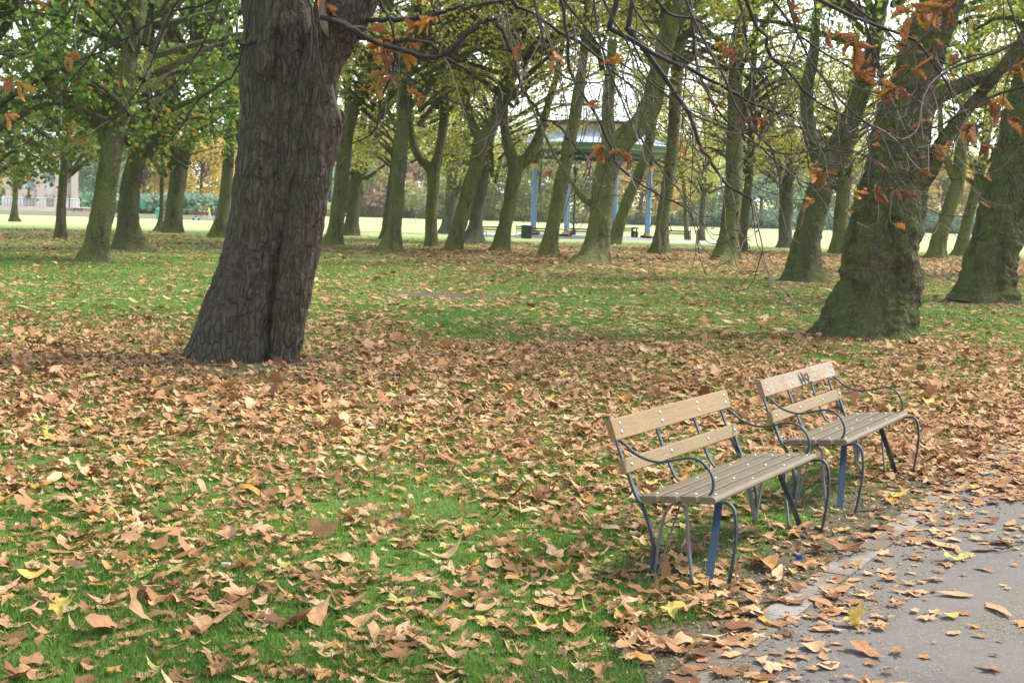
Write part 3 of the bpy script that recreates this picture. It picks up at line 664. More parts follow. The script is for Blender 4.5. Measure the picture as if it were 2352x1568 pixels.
TG = 'plane trees in the park avenue'
def tree(label, base, trunk, limbs=(), mat=None, crown=('green', 0, 1.0), hmax=13.0, flare=.32, lobes=None, wrinkle=.03, seg=None, dY=0.0, fork=None, seed=None, name='plane_tree', group=TG, rough=0.0):
    """base: pixel of the foot; trunk and limbs: (px, py, width px) points traced at the tree's own distance"""
    g = ground(*base); Y = g.y; k = mpp(Y) * 1.01; seed = seed if seed is not None else R.random() * 50
    t = empty(name, (g.x, Y, 0), 0, label, 'tree', group); Rr = random.Random(int(base[0] * 7 + base[1])); org = Vector((g.x, Y, 0))
    m = MB(); P, r_ = [], []
    for i, (px, py, w) in enumerate(trunk):
        q = at(px, py, Y) - org
        if i == 0: q.z = -.08
        P.append(q); r_.append(w * k / 2 * (.90 if Y > 35 else 1))
    dy = Rr.uniform(-.03, .06)
    for q in P: q.y += dy * q.z
    top = P[-1]; 
    def grow(P, r_, hm):
        while P[-1].z < hm:
            d = (P[-1] - P[-2]).normalized(); d = (d + Vector((Rr.uniform(-.22, .22), Rr.uniform(-.22, .22), .12))).normalized()
            P.append(P[-1] + d * 1.4); r_.append(max(r_[-1] * .80, .03))
    grow(P, r_, hmax)
    if lobes is None: lobes = [(Rr.uniform(0, 6.28), Rr.uniform(.5, 1.4), 3) for _ in range(4)]
    wpx = trunk[0][2] * 1024 / 2352; sg = seg or int(min(56, max(12, wpx * .9)))
    trunk_mesh(m, P, r_, int(sg * (1.8 if rough else 1)), max(.05, P[0].z + Y * .0035) * (.5 if rough else 1), flare, lobes, wrinkle, seed, rough=rough)
    for lb in limbs:
        Q, q_ = [], []
        sgn = Rr.choice((-1, 1)); y0 = None
        for i, (px, py, w) in enumerate(lb):
            q = at(px, py, Y) - org; q.y += dy * q.z + sgn * .10 * i; Q.append(q); q_.append(w * k / 2 * .92)
        # root the limb inside the trunk
        j = min(range(len(P)), key=lambda a: abs(P[a].z - (Q[0].z - .5)))
        Q.insert(0, Q[0].lerp(P[j], .6) - Vector((0, 0, .25))); q_.insert(0, q_[0] * .95)
        if lb[-1][1] < 60 or Rr.random() < .6: grow(Q, q_, hmax * Rr.uniform(.75, .95))
        trunk_mesh(m, Q, q_, max(8, int(sg * .7)), max(.06, Y * .004), 0, (), wrinkle * .7, seed + 3)
    m.build('trunk', mat or M_plane, t, smooth=True)
    if crown:
        col, var, s = crown; fz = fork if fork is not None else (9.2 if Y < 80 else 6.8)
        j = min(range(len(P)), key=lambda a: abs(P[a].z - fz - 2)); c = P[j]
        lib = DENSE if col == 'dense' else CROWN; cm, bm_ = lib[var % len(lib)]; rz = Rr.uniform(0, 6.28)
        z0 = fz + .6; mt = M_crown['green' if col == 'dense' else col]
        put(bm_, 'branches', t, (c.x, c.y, z0), rz, (s, s, s)); put(cm, 'crown', t, (c.x, c.y, z0), rz, (s, s, s), mt)
    return t

tree('nearest mossy plane on the right, very thick trunk with grey bark patches', (2005, 772), [(2002, 780, 176), (2012, 700, 174), (2024, 640, 172), (2032, 560, 164), (2046, 470, 156), (2058, 410, 138), (2066, 350, 124), (2078, 280, 114), (2096, 210, 104), (2120, 130, 96), (2150, 50, 90), (2172, -20, 84)],
     [[(2095, 330, 60), (2128, 262, 50), (2160, 224, 44), (2238, 186, 36), (2308, 160, 30), (2370, 130, 26)], [(2090, 470, 40), (2135, 390, 46), (2160, 330, 40), (2190, 280, 30)]], crown=('olive', 2, 1.0), hmax=11, flare=.36, lobes=[(6.1, 1.15, 3), (5.3, 1.0, 8), (4.6, .9, 9), (3.9, .8, 7), (1.2, .8, 2), (2.6, .3, 3)], wrinkle=.032, fork=8.2, seed=3, rough=.06, mat=M_planen)
tree('thick mossy plane leaning right at the right edge, ringed bark', (2262, 693), [(2262, 700, 112), (2276, 620, 106), (2291, 560, 104), (2302, 510, 102), (2320, 420, 98), (2345, 320, 92), (2372, 220, 84), (2395, 120, 78)], [], crown=('olive', 0, 1.0), hmax=11, flare=.5, wrinkle=.035, fork=8.0, seed=8, mat=M_planen, rough=.055)
tree('mossy plane leaning right just left of the thickest right-hand trunk', (1833, 645), [(1832, 650, 74), (1840, 600, 64), (1857, 526, 62), (1872, 476, 60), (1887, 426, 58), (1915, 355, 56), (1950, 290, 50), (1975, 225, 44), (2000, 140, 40), (2020, 40, 34)],
     [[(1895, 400, 38), (1872, 335, 36), (1858, 270, 33), (1860, 200, 30), (1876, 120, 26), (1884, 40, 22)]], crown=('olive', 1, .95), flare=.6, wrinkle=.035, fork=8.0, rough=.035, mat=M_planen)
tree('slim plane standing between two right-hand leaning trunks', (1925, 583), [(1926, 586, 40), (1931, 520, 36), (1938, 450, 34), (1949, 360, 31), (1955, 280, 28), (1965, 180, 24)], [], crown=('yellow', 3, 1.0), wrinkle=.05)
tree('wrinkled plane with S-bend trunk behind the thickest right-hand tree', (2150, 593), [(2146, 596, 44), (2158, 545, 38), (2172, 505, 36), (2184, 470, 36), (2202, 410, 33), (2209, 330, 29), (2216, 250, 25), (2230, 150, 22)], [[(2196, 420, 18), (2178, 370, 18), (2165, 310, 15)]], crown=('yellow', 1, .95), wrinkle=.06)
tree('narrow leaning plane beside the right edge trunk', (2207, 587), [(2206, 590, 36), (2214, 545, 30), (2225, 495, 28), (2244, 425, 26), (2259, 350, 24), (2268, 275, 22), (2280, 170, 20)], [], crown=('yellow', 0, 1.0), wrinkle=.05)
tree('straight pale twin-stemmed plane in the gap left of the leaning mossy trunk', (1800, 569), [(1802, 572, 34), (1808, 500, 28), (1812, 430, 26), (1815, 350, 24), (1818, 260, 21)], [[(1795, 560, 16), (1797, 500, 17), (1798, 430, 15), (1790, 350, 13), (1775, 270, 12)]], mat=M_planeg, crown=('yellow', 2, 1.15))
tree('upright plane with crooked base right of the bandstand', (1670, 598), [(1668, 602, 54), (1674, 550, 47), (1679, 500, 45), (1686, 425, 43), (1688, 347, 42), (1690, 270, 38), (1692, 180, 34), (1700, 80, 30)], [[(1700, 300, 18), (1722, 230, 18), (1735, 150, 15), (1740, 60, 13)]], crown=('olive', 0, 1.0), flare=.6)
tree('narrow shaded plane close behind the upright crooked-base plane', (1706, 577), [(1706, 580, 24), (1708, 520, 22), (1714, 460, 22), (1720, 400, 20), (1724, 320, 18)], [], mat=M_planed, crown=('yellow', 2, 1.0), wrinkle=.06)
tree('thin curved sapling right of the bandstand', (1577, 551), [(1578, 554, 14), (1575, 500, 11), (1573, 450, 10), (1566, 400, 9), (1552, 360, 8)], [], crown=('yellow', 3, .9), fork=7)
tree('thin pale grey trunk standing before the distant hedge', (1612, 553), [(1612, 556, 17), (1613, 510, 14), (1615, 460, 14), (1619, 400, 13), (1622, 320, 12)], [], mat=M_planeg, crown=('yellow', 1, 1.15))
tree('straight plane in front of the bandstand right-hand column', (1514, 583), [(1512, 586, 40), (1518, 540, 33), (1524, 490, 32), (1535, 420, 31), (1545, 330, 30), (1550, 230, 30), (1556, 140, 29), (1562, 20, 26)], [], crown=('yellow', 2, 1.0), flare=.6, fork=11.6)
tree('big plane in front of the bandstand with a heavy limb bending right', (1368, 605), [(1368, 610, 66), (1374, 550, 58), (1382, 480, 56), (1390, 410, 58), (1408, 350, 66), (1440, 312, 58), (1470, 285, 54), (1494, 240, 52), (1512, 170, 48), (1532, 90, 44), (1548, 0, 40)],
     [[(1400, 370, 46), (1398, 310, 34), (1396, 250, 30), (1402, 180, 26), (1408, 90, 22)], [(1368, 470, 20), (1346, 462, 15), (1330, 445, 13), (1318, 425, 11)]], crown=('olive', 3, 1.05), flare=.75, fork=11.6)
tree('plane half hidden behind the heavy-limbed tree, leaning right', (1412, 562), [(1410, 565, 34), (1424, 510, 30), (1446, 450, 28), (1468, 400, 27), (1488, 340, 26), (1500, 270, 24)], [], crown=('yellow', 0, 1.0), fork=11.6)
tree('mossy plane leaning right across the bandstand centre', (1258, 588), [(1256, 592, 44), (1266, 540, 37), (1278, 485, 36), (1288, 430, 36), (1298, 380, 34), (1310, 320, 32), (1322, 260, 29), (1330, 210, 30), (1338, 150, 22), (1346, 70, 20)], [], crown=('yellow', 1, 1.0), flare=.6, fork=11.6)
tree('forked plane just left of the bandstand, right arm cut off short', (1150, 577), [(1149, 581, 42), (1158, 530, 36), (1168, 480, 34), (1177, 425, 34), (1183, 380, 38), (1170, 345, 27), (1160, 300, 24), (1156, 250, 24), (1162, 180, 22), (1170, 80, 19)],
     [[(1190, 385, 30), (1212, 362, 30), (1228, 335, 26), (1244, 295, 22), (1262, 230, 18), (1282, 160, 15), (1296, 80, 12)]], crown=('yellow', 3, 1.0), fork=11.6)
tree('right-leaning plane with a wide lyre fork in the middle of the row', (1040, 575), [(1040, 580, 42), (1052, 530, 37), (1064, 480, 36), (1080, 425, 36), (1096, 370, 36), (1106, 325, 40), (1132, 285, 30), (1152, 240, 28), (1166, 180, 27), (1180, 100, 25), (1198, 0, 22)],
     [[(1106, 322, 32), (1088, 294, 25), (1076, 260, 22), (1064, 205, 21), (1048, 160, 19), (1040, 90, 17), (1036, 0, 14)]], crown=('yellow', 2, 1.0))
tree('plane with splayed roots close behind the lyre-forked tree', (1088, 558), [(1086, 561, 40), (1092, 520, 33), (1100, 465, 30), (1112, 400, 27), (1122, 340, 24), (1132, 270, 21)], [], flare=1.1, crown=('yellow', 0, 1.15), mat=M_planeg)
tree('stout pale grey mottled plane behind the forked row', (1027, 537), [(1025, 540, 36), (1032, 490, 32), (1037, 440, 31), (1042, 380, 30), (1048, 310, 28), (1052, 230, 26), (1054, 150, 24)], [[(1030, 390, 16), (1020, 355, 14), (1014, 310, 12)]], mat=M_planeg, crown=('yellow', 1, 1.25), flare=.7)
tree('narrow plane with a low Y fork between straight trunks', (988, 567), [(988, 571, 36), (990, 530, 31), (992, 480, 30), (995, 430, 29), (997, 395, 32), (1008, 350, 24), (1018, 290, 23), (1022, 220, 23), (1016, 150, 20), (1012, 60, 17)],
     [[(990, 392, 25), (968, 368, 21), (952, 340, 20), (942, 300, 17), (938, 240, 15)]], crown=('yellow', 0, .95))
tree('straight dark mossy plane with bare soil round its foot', (897, 574), [(896, 578, 46), (904, 530, 39), (909, 480, 38), (913, 420, 37), (919, 350, 35), (925, 280, 33), (930, 200, 30), (940, 110, 27), (955, 10, 24)], [[(935, 190, 14), (950, 150, 14), (975, 100, 12), (990, 30, 10)]], crown=('yellow', 3, 1.0), flare=.65)
tree('shaded plane close behind the straight bare-soil plane', (884, 549), [(883, 552, 26), (889, 510, 22), (895, 460, 22), (903, 400, 22), (910, 330, 20)], [], mat=M_planed, crown=('yellow', 0, 1.05))
tree('bright mossy plane nearest to the right of the big chestnut', (764, 563), [(763, 567, 44), (770, 530, 38), (777, 480, 38), (784, 430, 37), (790, 370, 36), (796, 310, 36), (810, 255, 36), (832, 205, 36), (856, 150, 34), (876, 80, 31), (895, 0, 28)], [[(800, 300, 24), (802, 240, 22), (796, 180, 19), (790, 100, 16)]], crown=('olive', 2, 1.0), flare=.55, fork=8.5)
tree('dark plane with a V fork just right of the bright mossy one', (805, 541), [(804, 544, 36), (809, 500, 32), (813, 450, 31), (820, 390, 30), (827, 340, 28), (832, 290, 19), (836, 230, 17), (838, 160, 15)], [[(830, 350, 20), (846, 318, 20), (862, 280, 18), (882, 240, 16), (900, 190, 13)]], mat=M_planed, crown=('yellow', 1, 1.2))
# left of the chestnut: denser, greener trees
tree('tall slender plane on the left, pale mossy trunk with black rings', (213, 600), [(212, 604, 64), (222, 560, 56), (232, 510, 55), (240, 460, 54), (248, 400, 53), (258, 340, 52), (270, 270, 50), (284, 200, 46), (300, 110, 44), (318, 20, 40)],
     [[(246, 330, 34), (236, 295, 32), (205, 262, 28), (165, 235, 24), (130, 205, 22), (104, 165, 19), (88, 110, 16), (70, 40, 13)]], crown=('dense', 0, 1.0), wrinkle=.04, fork=6.2)
tree('darker plane close behind the slender ringed one, root spreading right', (293, 573), [(292, 577, 60), (292, 530, 50), (294, 480, 48), (298, 430, 47), (308, 380, 46), (324, 330, 44), (352, 275, 40), (384, 220, 38), (412, 160, 36), (445, 90, 32), (490, 10, 28)],
     [[(300, 420, 24), (312, 340, 24), (330, 270, 22), (345, 190, 19), (350, 100, 16)]], mat=M_planed, crown=('dense', 1, 1.0), flare=.9, lobes=[(3.2, 2.0, 4), (0.3, .6, 3), (4.4, .6, 3)], fork=6.4)
tree('forked dark plane left of the big chestnut', (395, 535), [(396, 538, 48), (399, 490, 42), (404, 440, 40), (410, 385, 42), (404, 345, 25), (394, 305, 22), (384, 250, 20), (380, 170, 17)], [[(414, 378, 30), (434, 335, 28), (450, 280, 25), (462, 210, 22), (478, 120, 18)]], mat=M_planed, crown=('dense', 0, 1.15), fork=7.2)
tree('thin dark trunk tight against the left of the forked dark plane', (368, 532), [(365, 535, 16), (370, 500, 11), (371, 450, 10), (372, 400, 9), (373, 330, 8)], [], mat=M_planed, crown=None, flare=1.2)
tree('half hidden plane leaning right just left of the chestnut', (497, 546), [(496, 549, 40), (508, 510, 34), (516, 460, 30), (523, 400, 28), (528, 330, 26), (534, 250, 24)], [], crown=('dense', 1, 1.0), fork=7.2)
tree('small dark tree in front of the pale pavilion', (30, 509), [(29, 511, 20), (33, 480, 14), (36, 440, 13), (37, 390, 12), (38, 330, 10)], [], mat=M_planed, crown=('dense', 0, .9), flare=.7, fork=5.4)

tree('leafy plane rooted outside the left edge, only its green crown in view', (-150, 590), [(-150, 594, 60), (-150, 540, 52), (-146, 480, 50), (-140, 400, 48), (-130, 300, 44), (-118, 180, 40)], [], crown=('dense', 1, 1.1), fork=5.2)
tree('tall plane standing behind the left pair, crown filling the upper left corner', (140, 548), [(139, 551, 30), (140, 500, 24), (143, 440, 22), (149, 370, 21), (155, 290, 19)], [], mat=M_planed, crown=('dense', 0, 1.15), fork=6.6)
tree('plane rooted outside the right edge, only its crown in view', (2520, 640), [(2518, 644, 70), (2524, 580, 60), (2530, 500, 58), (2540, 400, 54), (2552, 280, 48)], [], crown=('olive', 3, 1.1), fork=7.5)
# ------------------------------------------------------------------ the big chestnut with the creased trunk
g0 = ground(560, 822); Yc = g0.y; kc = mpp(Yc) * 1.01
ch = empty('chestnut_tree', (g0.x, Yc, 0), 0, 'massive leaning chestnut trunk with deep crease and knobbly scar, left of centre', 'tree', 'horse chestnut trees')
def loc_c(px, py, dy=0.0): return at(px, py, Yc + dy) - Vector((g0.x, Yc, 0))
tm = MB()
def limb_c(L, seg, fl=0, lobes=(), dys=0.0, grow=0, step=.06, bumpy=.045):
    P = [loc_c(px, py, dys + (q[0] if q else 0)) for px, py, w, *q in L]; r_ = [w * kc / 2 for _, _, w, *q in L]
    if fl: P[0].z = -.1
    for _ in range(grow):
        d = (P[-1] - P[-2]).normalized(); P.append(P[-1] + (d + Vector((R.uniform(-.2, .2), R.uniform(-.2, .2), .1))) * .9); r_.append(r_[-1] * .88)
    trunk_mesh(tm, P, r_, seg, step, fl, lobes, 0.0, 2.0 + L[0][0] * .01, .6, bumpy, rough=.022 if seg > 20 else 0); return P
limb_c([(549, 826, 176), (562, 740, 166), (582, 650, 160), (598, 560, 156), (612, 470, 154), (624, 380, 155), (632, 290, 156), (636, 200, 158), (640, 110, 154), (634, 0, 146), (620, -120, 136)], 72, .26, [(6.2, 1.4, 2), (5.2, .8, 6), (4.4, .7, 7), (1.4, .9, 2)], grow=6, step=.045)
limb_c([(655, 826, 60), (664, 740, 72), (676, 650, 80), (690, 560, 84), (704, 480, 84), (716, 400, 86), (730, 330, 92), (738, 280, 88), (738, 230, 72), (742, 170, 68), (764, 100, 84), (800, 30, 92), (842, -60, 92)], 48, .25, [(5.9, .8, 2), (4.9, .5, 3)], dys=-.22, grow=5, step=.045, bumpy=.07)
limb_c([(612, 620, 10), (636, 520, 34), (660, 430, 50), (684, 330, 56), (704, 230, 56), (722, 150, 60), (742, 70, 60), (756, -10, 56)], 30, dys=-.27, step=.05, bumpy=.08)     # the raised ridge beside the crease
limb_c([(722, 370, 60), (746, 318, 62), (768, 282, 52), (783, 262, 32), (788, 254, 8)], 24, dys=-.25, step=.03, bumpy=.10)                                              # the knob
limb_c([(607, 190, 8), (607, 160, 40), (605, 125, 44), (602, 95, 26), (586, 92, 17), (566, 100, 13), (548, 98, 10)], 14, dys=-.52, step=.04)
limb_c([(590, 170, 6), (600, 128, 22), (614, 80, 24), (634, 30, 22), (652, -20, 18)], 12, dys=-.55, step=.05)
tm.build('trunk', M_chest, ch, smooth=True)
M_scar = plain('bare_scar_wood', (.20, .17, .135), .95, .05, .5, 9)
sc = MB(); trunk_mesh(sc, [loc_c(x_, y_, dy_) for x_, y_, dy_ in ((744, -5, -.46), (745, 30, -.53), (750, 62, -.55), (756, 84, -.50))], [.02, .04, .042, .012], 14, .02, bumpy=.8, seed=4)
tag(sc.build('scar', M_scar, ch, smooth=True), 'pale bare wood along the upper pruned scar')
sc = MB(); trunk_mesh(sc, [loc_c(x_, y_, -.50) for x_, y_ in ((762, 195), (770, 232), (779, 260), (784, 278))], [.008, .016, .018, .006], 10, .02, bumpy=.7, seed=6)
tag(sc.build('scar', M_scar, ch, smooth=True), 'thin pale scar beside the knob')
# ==== TWIGS ====
# ------------------------------------------------------------------ overhanging chestnut twigs
class Twigs:
    def __init__(s, seed): s.w = MB(); s.tips = []; s.r = random.Random(seed)
    def path(s, P, r0_, r1_, n, seg):
        Q = spline(P, n); j = np.array([[s.r.gauss(0, 1) for _ in range(3)] for _ in range(n)]) * r0_ * .35; Q = Q + j
        s.w.tube(Q, np.linspace(r0_, r1_, n) * np.array([s.r.uniform(.88, 1.16) for _ in range(n)]), seg, .12 if r0_ > .008 else .3); return Q
    def twig(s, p, d, L, r_, lvl):
        """a shoot that arcs down and lifts its tip again"""
        p = Vector(p); d = Vector(d).normalized(); n = max(5, int(L / .055)); st = L / n; P = [p.copy()]
        k = s.r.uniform(.8, 1.7); kink = s.r.uniform(.05, .13)
        for i in range(n):
            f = i / n; g = -k * 2.0 * st / L if f < .5 else k * 2.6 * st / L
            d = (d + Vector((s.r.gauss(0, kink), s.r.gauss(0, kink), g + s.r.gauss(0, kink * .6)))).normalized(); p = p + d * st; P.append(p.copy())
        s.w.tube(P, np.linspace(r_, max(.0018, r_ * .5), len(P)), 5 if r_ > .006 else 4, s.r.choice((.2, .4, .55, .75))); s.tips.append((P[-1], d, lvl))
        e = P[-1]; s.w.tube([e, e + d * .012, e + d * .024], [r_ * .55 + .001, r_ * .75 + .0018, .0008], 5)     # the end bud
        if lvl > 0:
            for _ in range(s.r.choice((1, 2, 2, 3))):
                q = s.r.randint(1, n - 1); dd = (P[q + 1] - P[q]).normalized(); sd_ = dd.cross(Vector((s.r.gauss(0, .5), s.r.gauss(0, .5), 1))).normalized() * s.r.choice((-1, 1))
                s.twig(P[q], dd * .75 + sd_ * .9 + Vector((0, 0, s.r.uniform(-.25, .25))), L * s.r.uniform(.3, .62), r_ * .62, lvl - 1)
    def limb(s, P, r0_, r1_, every=.3, L=(.35, .9), lvl=1, seg=8):
        ln = sum((Vector(P[i + 1]) - Vector(P[i])).length for i in range(len(P) - 1)); n = max(8, int(ln / .06)); Q = s.path(P, r0_, r1_, n, seg)
        k = int(ln / every); sd = 1
        for i in range(k):
            q = min(n - 2, int((i + s.r.random()) / k * n)); d = Vector(Q[q + 1] - Q[q]).normalized(); sd = -sd
            side = d.cross(Vector((s.r.gauss(0, .6), s.r.gauss(0, .6), 1))).normalized() * sd
            s.twig(Q[q], d * .8 + side * .95 + Vector((0, 0, s.r.uniform(-.35, .15))), s.r.uniform(*L), max(.0035, (r0_ + (r1_ - r0_) * q / n) * .42), lvl)
        s.twig(Q[-1], Vector(Q[-1] - Q[-2]), s.r.uniform(.3, .6), r1_ * .9, lvl); return Q

def dry_cluster(mb, p, rr, n=5, size=.15, tint=None):
    """a withered palmate chestnut leaf: leaflets hanging from one stalk"""
    az = rr.uniform(0, 6.28)
    for k in range(n):
        a = az + (k - n / 2) * .55 + rr.uniform(-.3, .3); el = rr.uniform(-1.15, .1); ln = size * rr.uniform(.65, 1.25)
        ex = Vector((math.cos(a) * math.cos(el), math.sin(a) * math.cos(el), math.sin(el))); ey = ex.cross(Vector((rr.gauss(0, .3), rr.gauss(0, .3), 1))).normalized(); ez = ex.cross(ey)
        W_, rows = ln * rr.uniform(.09, .17), 10; V = []; fold = rr.uniform(.7, 2.6); bend = rr.uniform(-.8, 1.2); tw = rr.uniform(-2.4, 2.4)
        for i in range(rows + 1):
            f = i / rows; w = W_ * math.sin(math.pi * min(1, f * .93 + .05) ** 1.5); c = p + ex * (ln * f) + ez * (-bend * ln * .5 * f * f); zz = .045 * ln * (-1) ** i
            ey_, ez_ = ey * math.cos(tw * f) + ez * math.sin(tw * f), ez * math.cos(tw * f) - ey * math.sin(tw * f)
            V += [c + ey_ * w + ez_ * (-fold * w + zz), c, c - ey_ * w * rr.uniform(.8, 1) + ez_ * (-fold * w + zz)]
        F = [[i * 3 + j, i * 3 + j + 1, i * 3 + j + 4, i * 3 + j + 3] for i in range(rows) for j in (0, 1)]
        mb.add([tuple(v) for v in V], F, (rr.uniform(.05, .75) if tint is None else tint) if rr.random() > .08 else rr.uniform(.8, .93))

tr = Vector((6.9, 5.6, 0))
oc = empty('chestnut_tree', tr, 0, 'bare-twigged chestnut overhanging the path, last rusty leaves on its drooping branches', 'tree', 'horse chestnut trees')
T = Twigs(5); hub = Vector((5.6, 6.4, 5.0))
def L_(Y, pts, dY=0.0): return [at(px, py, Y + dY * i) for i, (px, py) in enumerate(pts)]
MAIN = [  # distance, radius, points
    (7.6, .013, [(1440, -60), (1512, 6), (1547, 36), (1604, 46), (1645, 95), (1690, 150)]),
    (7.0, .017, [(1400, 60), (1512, 127), (1566, 150), (1624, 181), (1678, 210), (1713, 232), (1763, 250), (1815, 264)]),
    (7.4, .018, [(1440, 60), (1512, 154), (1551, 216), (1585, 266), (1612, 336), (1635, 378), (1666, 421), (1705, 444), (1732, 461)]),
    (6.6, .014, [(1700, -40), (1713, 0), (1728, 42), (1755, 89), (1767, 123), (1813, 166), (1844, 208), (1879, 231), (1933, 262), (1994, 285)]),
    (6.2, .013, [(1850, -30), (1886, 0), (1933, 27), (1994, 50), (2060, 75), (2115, 105), (2160, 165), (2185, 215)]),
    (8.0, .018, [(1130, -60), (1176, 0), (1199, 23), (1246, 46), (1284, 73), (1334, 100), (1388, 143), (1412, 170), (1450, 197)]),
    (7.2, .013, [(1270, -60), (1288, 0), (1304, 77), (1307, 154), (1334, 208), (1373, 270), (1404, 347), (1423, 386), (1466, 417), (1516, 447), (1570, 474)]),
    (6.8, .009, [(1360, -40), (1372, 60), (1400, 160), (1440, 260), (1480, 330), (1525, 400), (1560, 440)]),
    (6.0, .008, [(1430, -40), (1470, 40), (1530, 110), (1600, 150), (1690, 160), (1790, 150), (1880, 110)]),
    (6.4, .009, [(1560, -40), (1600, 60), (1660, 170), (1700, 260), (1760, 330), (1800, 355), (1880, 345), (1960, 350)]),
    (6.1, .008, [(1800, -40), (1830, 70), (1870, 150), (1930, 230), (2010, 300), (2060, 330), (2140, 345)]),
    (6.5, .010, [(2240, -40), (2200, 20), (2150, 60), (2080, 120), (2010, 140), (1930, 135)]),
    (5.8, .009, [(2390, 60), (2310, 110), (2230, 140), (2160, 170), (2090, 240), (2040, 250)]),
    (6.4, .009, [(2390, 190), (2330, 205), (2260, 230), (2200, 270), (2130, 300), (2060, 300)]),
    (5.6, .007, [(2300, -40), (2320, 20), (2345, 90), (2370, 150)]),
    (7.2, .010, [(1960, -40), (1990, 60), (2020, 150), (2050, 250), (2060, 340), (2030, 400), (2060, 450)]),
    (7.8, .012, [(1580, -40), (1590, 60), (1600, 150), (1640, 240), (1690, 300), (1750, 340), (1790, 380), (1850, 420)]),
    (6.9, .009, [(1220, -40), (1240, 60), (1260, 130), (1300, 180), (1360, 190), (1420, 180)]),
]
for k in range(5):                             # finer shoots between the main ones
    x_ = R.uniform(1230, 2020); L0 = R.uniform(220, 430); sg = R.uniform(.15, .9); y_ = -45; pts = [(x_, y_)]
    for i in range(5):
        f = i / 5; x_ += L0 / 5 * sg * (1 + f * .8); y_ += L0 / 5 * (1.15 - f * .75); pts.append((x_ + R.uniform(-12, 12), y_))
    MAIN.append((R.uniform(6.3, 8.2), R.uniform(.007, .011), pts))
for k, (Y, r_, pts) in enumerate(MAIN):
    P = L_(Y, pts, R.uniform(-.06, .06)); r_ *= .78; T.limb(P, r_, r_ * .42, .17, (.25, .72), 1, 7)
    a = P[0]; b = hub + Vector((R.uniform(-.6, .2), R.uniform(-.5, .5), R.uniform(-.3, .8))); mid = a.lerp(b, .5) + Vector((0, 0, .55))
    T.path([b, b.lerp(a, .6) + Vector((0, 0, 1.3)), a + Vector((0, 0, .75)) + (b - a) * .05, a], r_ * 1.6, r_, 24, 7)
tk = MB(); trunk_mesh(tk, [Vector((0, 0, -.1)), Vector((-.05, .05, .8)), Vector((-.2, .1, 2.2)), Vector((-.6, .4, 3.6)), hub - tr, hub - tr + Vector((-.5, .1, 1.6)), hub - tr + Vector((-.4, -.3, 3.4))], [.42, .36, .32, .29, .24, .17, .09], 28, .08, .5, [(1, 1, 2), (3, 1, 2), (5, 1, 2)], 0, 9)
tk.build('trunk', M_chest, oc, smooth=True)
def local(m, off):
    for v in m.V: v -= np.array(tuple(off))
local(T.w, tr); T.w.build('branches', M_twig, oc, smooth=True)
dl = MB(); rr = random.Random(21); cam_o = Vector((0, 0, EYE))
for p, d, lvl in T.tips:
    X = p.x / max(.1, p.y); f = 1.0 if X > .24 else .10
    if rr.random() < f * .38 * (1.0 if p.z > 2.5 else .45): dry_cluster(dl, p + d * .02, rr, rr.choice((1, 2, 3, 3)), rr.uniform(.055, .10))
for px, py, Y, n_, s_ in ((1268, 112, 6.0, 4, .17), (1200, 100, 6.2, 2, .10), (1900, 75, 5.6, 4, .17), (1960, 95, 5.6, 3, .16), (1855, 385, 6.0, 5, .13), (1880, 395, 6.0, 4, .12), (2010, 430, 6.2, 4, .12), (1960, 435, 6.3, 3, .10), (2060, 200, 5.8, 5, .14), (2030, 215, 5.9, 4, .12),
                       (2150, 30, 5.6, 5, .15), (2100, 30, 5.9, 5, .15), (2180, 12, 5.6, 5, .14), (2270, 230, 5.6, 5, .13), (2310, 275, 5.6, 4, .13), (1385, 335, 6.6, 4, .12), (1430, 345, 6.7, 5, .13), (1745, 270, 6.2, 3, .10), (1820, 25, 5.8, 4, .13), (1270, 390, 7.0, 3, .10), (1590, 395, 7.0, 2, .09), (1700, 115, 6.2, 3, .11), (1670, 100, 6.2, 3, .10), (1960, 160, 6.0, 4, .12), (2250, 330, 5.8, 3, .11), (2140, 330, 6.2, 3, .10)):
    dry_cluster(dl, at(px, py, Y), rr, n_, s_ * .78)
local(dl, tr); dl.build('leaves', M_hang, oc, smooth=True)

# twigs that grow from the big chestnut itself
T2 = Twigs(9); Tc = [  # distance offset, radius, points
    (-.3, .034, [(735, 30), (860, 46), (968, 40), (1045, 20), (1153, 2), (1240, -30)]), (-.8, .032, [(735, 38), (800, 62), (870, 100), (940, 118), (1006, 131), (1095, 62), (1130, 41), (1153, 73), (1170, 110), (1188, 154), (1199, 200), (1238, 262), (1273, 285), (1311, 324), (1345, 360)]),
    (-.6, .028, [(770, 40), (850, 92), (968, 92), (1006, 116), (1030, 139), (1076, 162), (1134, 179)]), (-1.2, .018, [(700, -30), (716, 30), (730, 120), (742, 180), (757, 230), (750, 285)]), (-.6, .018, [(860, -20), (900, 60), (905, 150), (880, 220), (860, 300), (810, 330)]),
    (-.5, .016, [(590, -60), (548, 147), (501, 197), (455, 231), (417, 289), (370, 347)]), (.3, .018, [(560, -50), (470, 10), (380, 30), (290, 90), (193, 135), (127, 160), (40, 170)]), (0, .014, [(440, -60), (380, 60), (340, 160), (300, 230), (240, 290), (180, 320)]),
    (.2, .013, [(330, -60), (260, 60), (200, 140), (150, 200), (89, 300), (46, 336), (0, 332)]), (-.2, .012, [(520, -40), (470, 90), (420, 170), (370, 215), (300, 240)]), (.4, .012, [(200, -60), (150, 40), (90, 90), (20, 130)]), (-.3, .012, [(660, -40), (670, 60), (690, 170), (700, 230), (690, 300)]),
    (-.3, .012, [(980, -40), (1000, 30), (1060, 110), (1090, 200), (1080, 250)]), (-.4, .012, [(870, 110), (930, 170), (1000, 210), (1060, 240), (1120, 250)]),
]
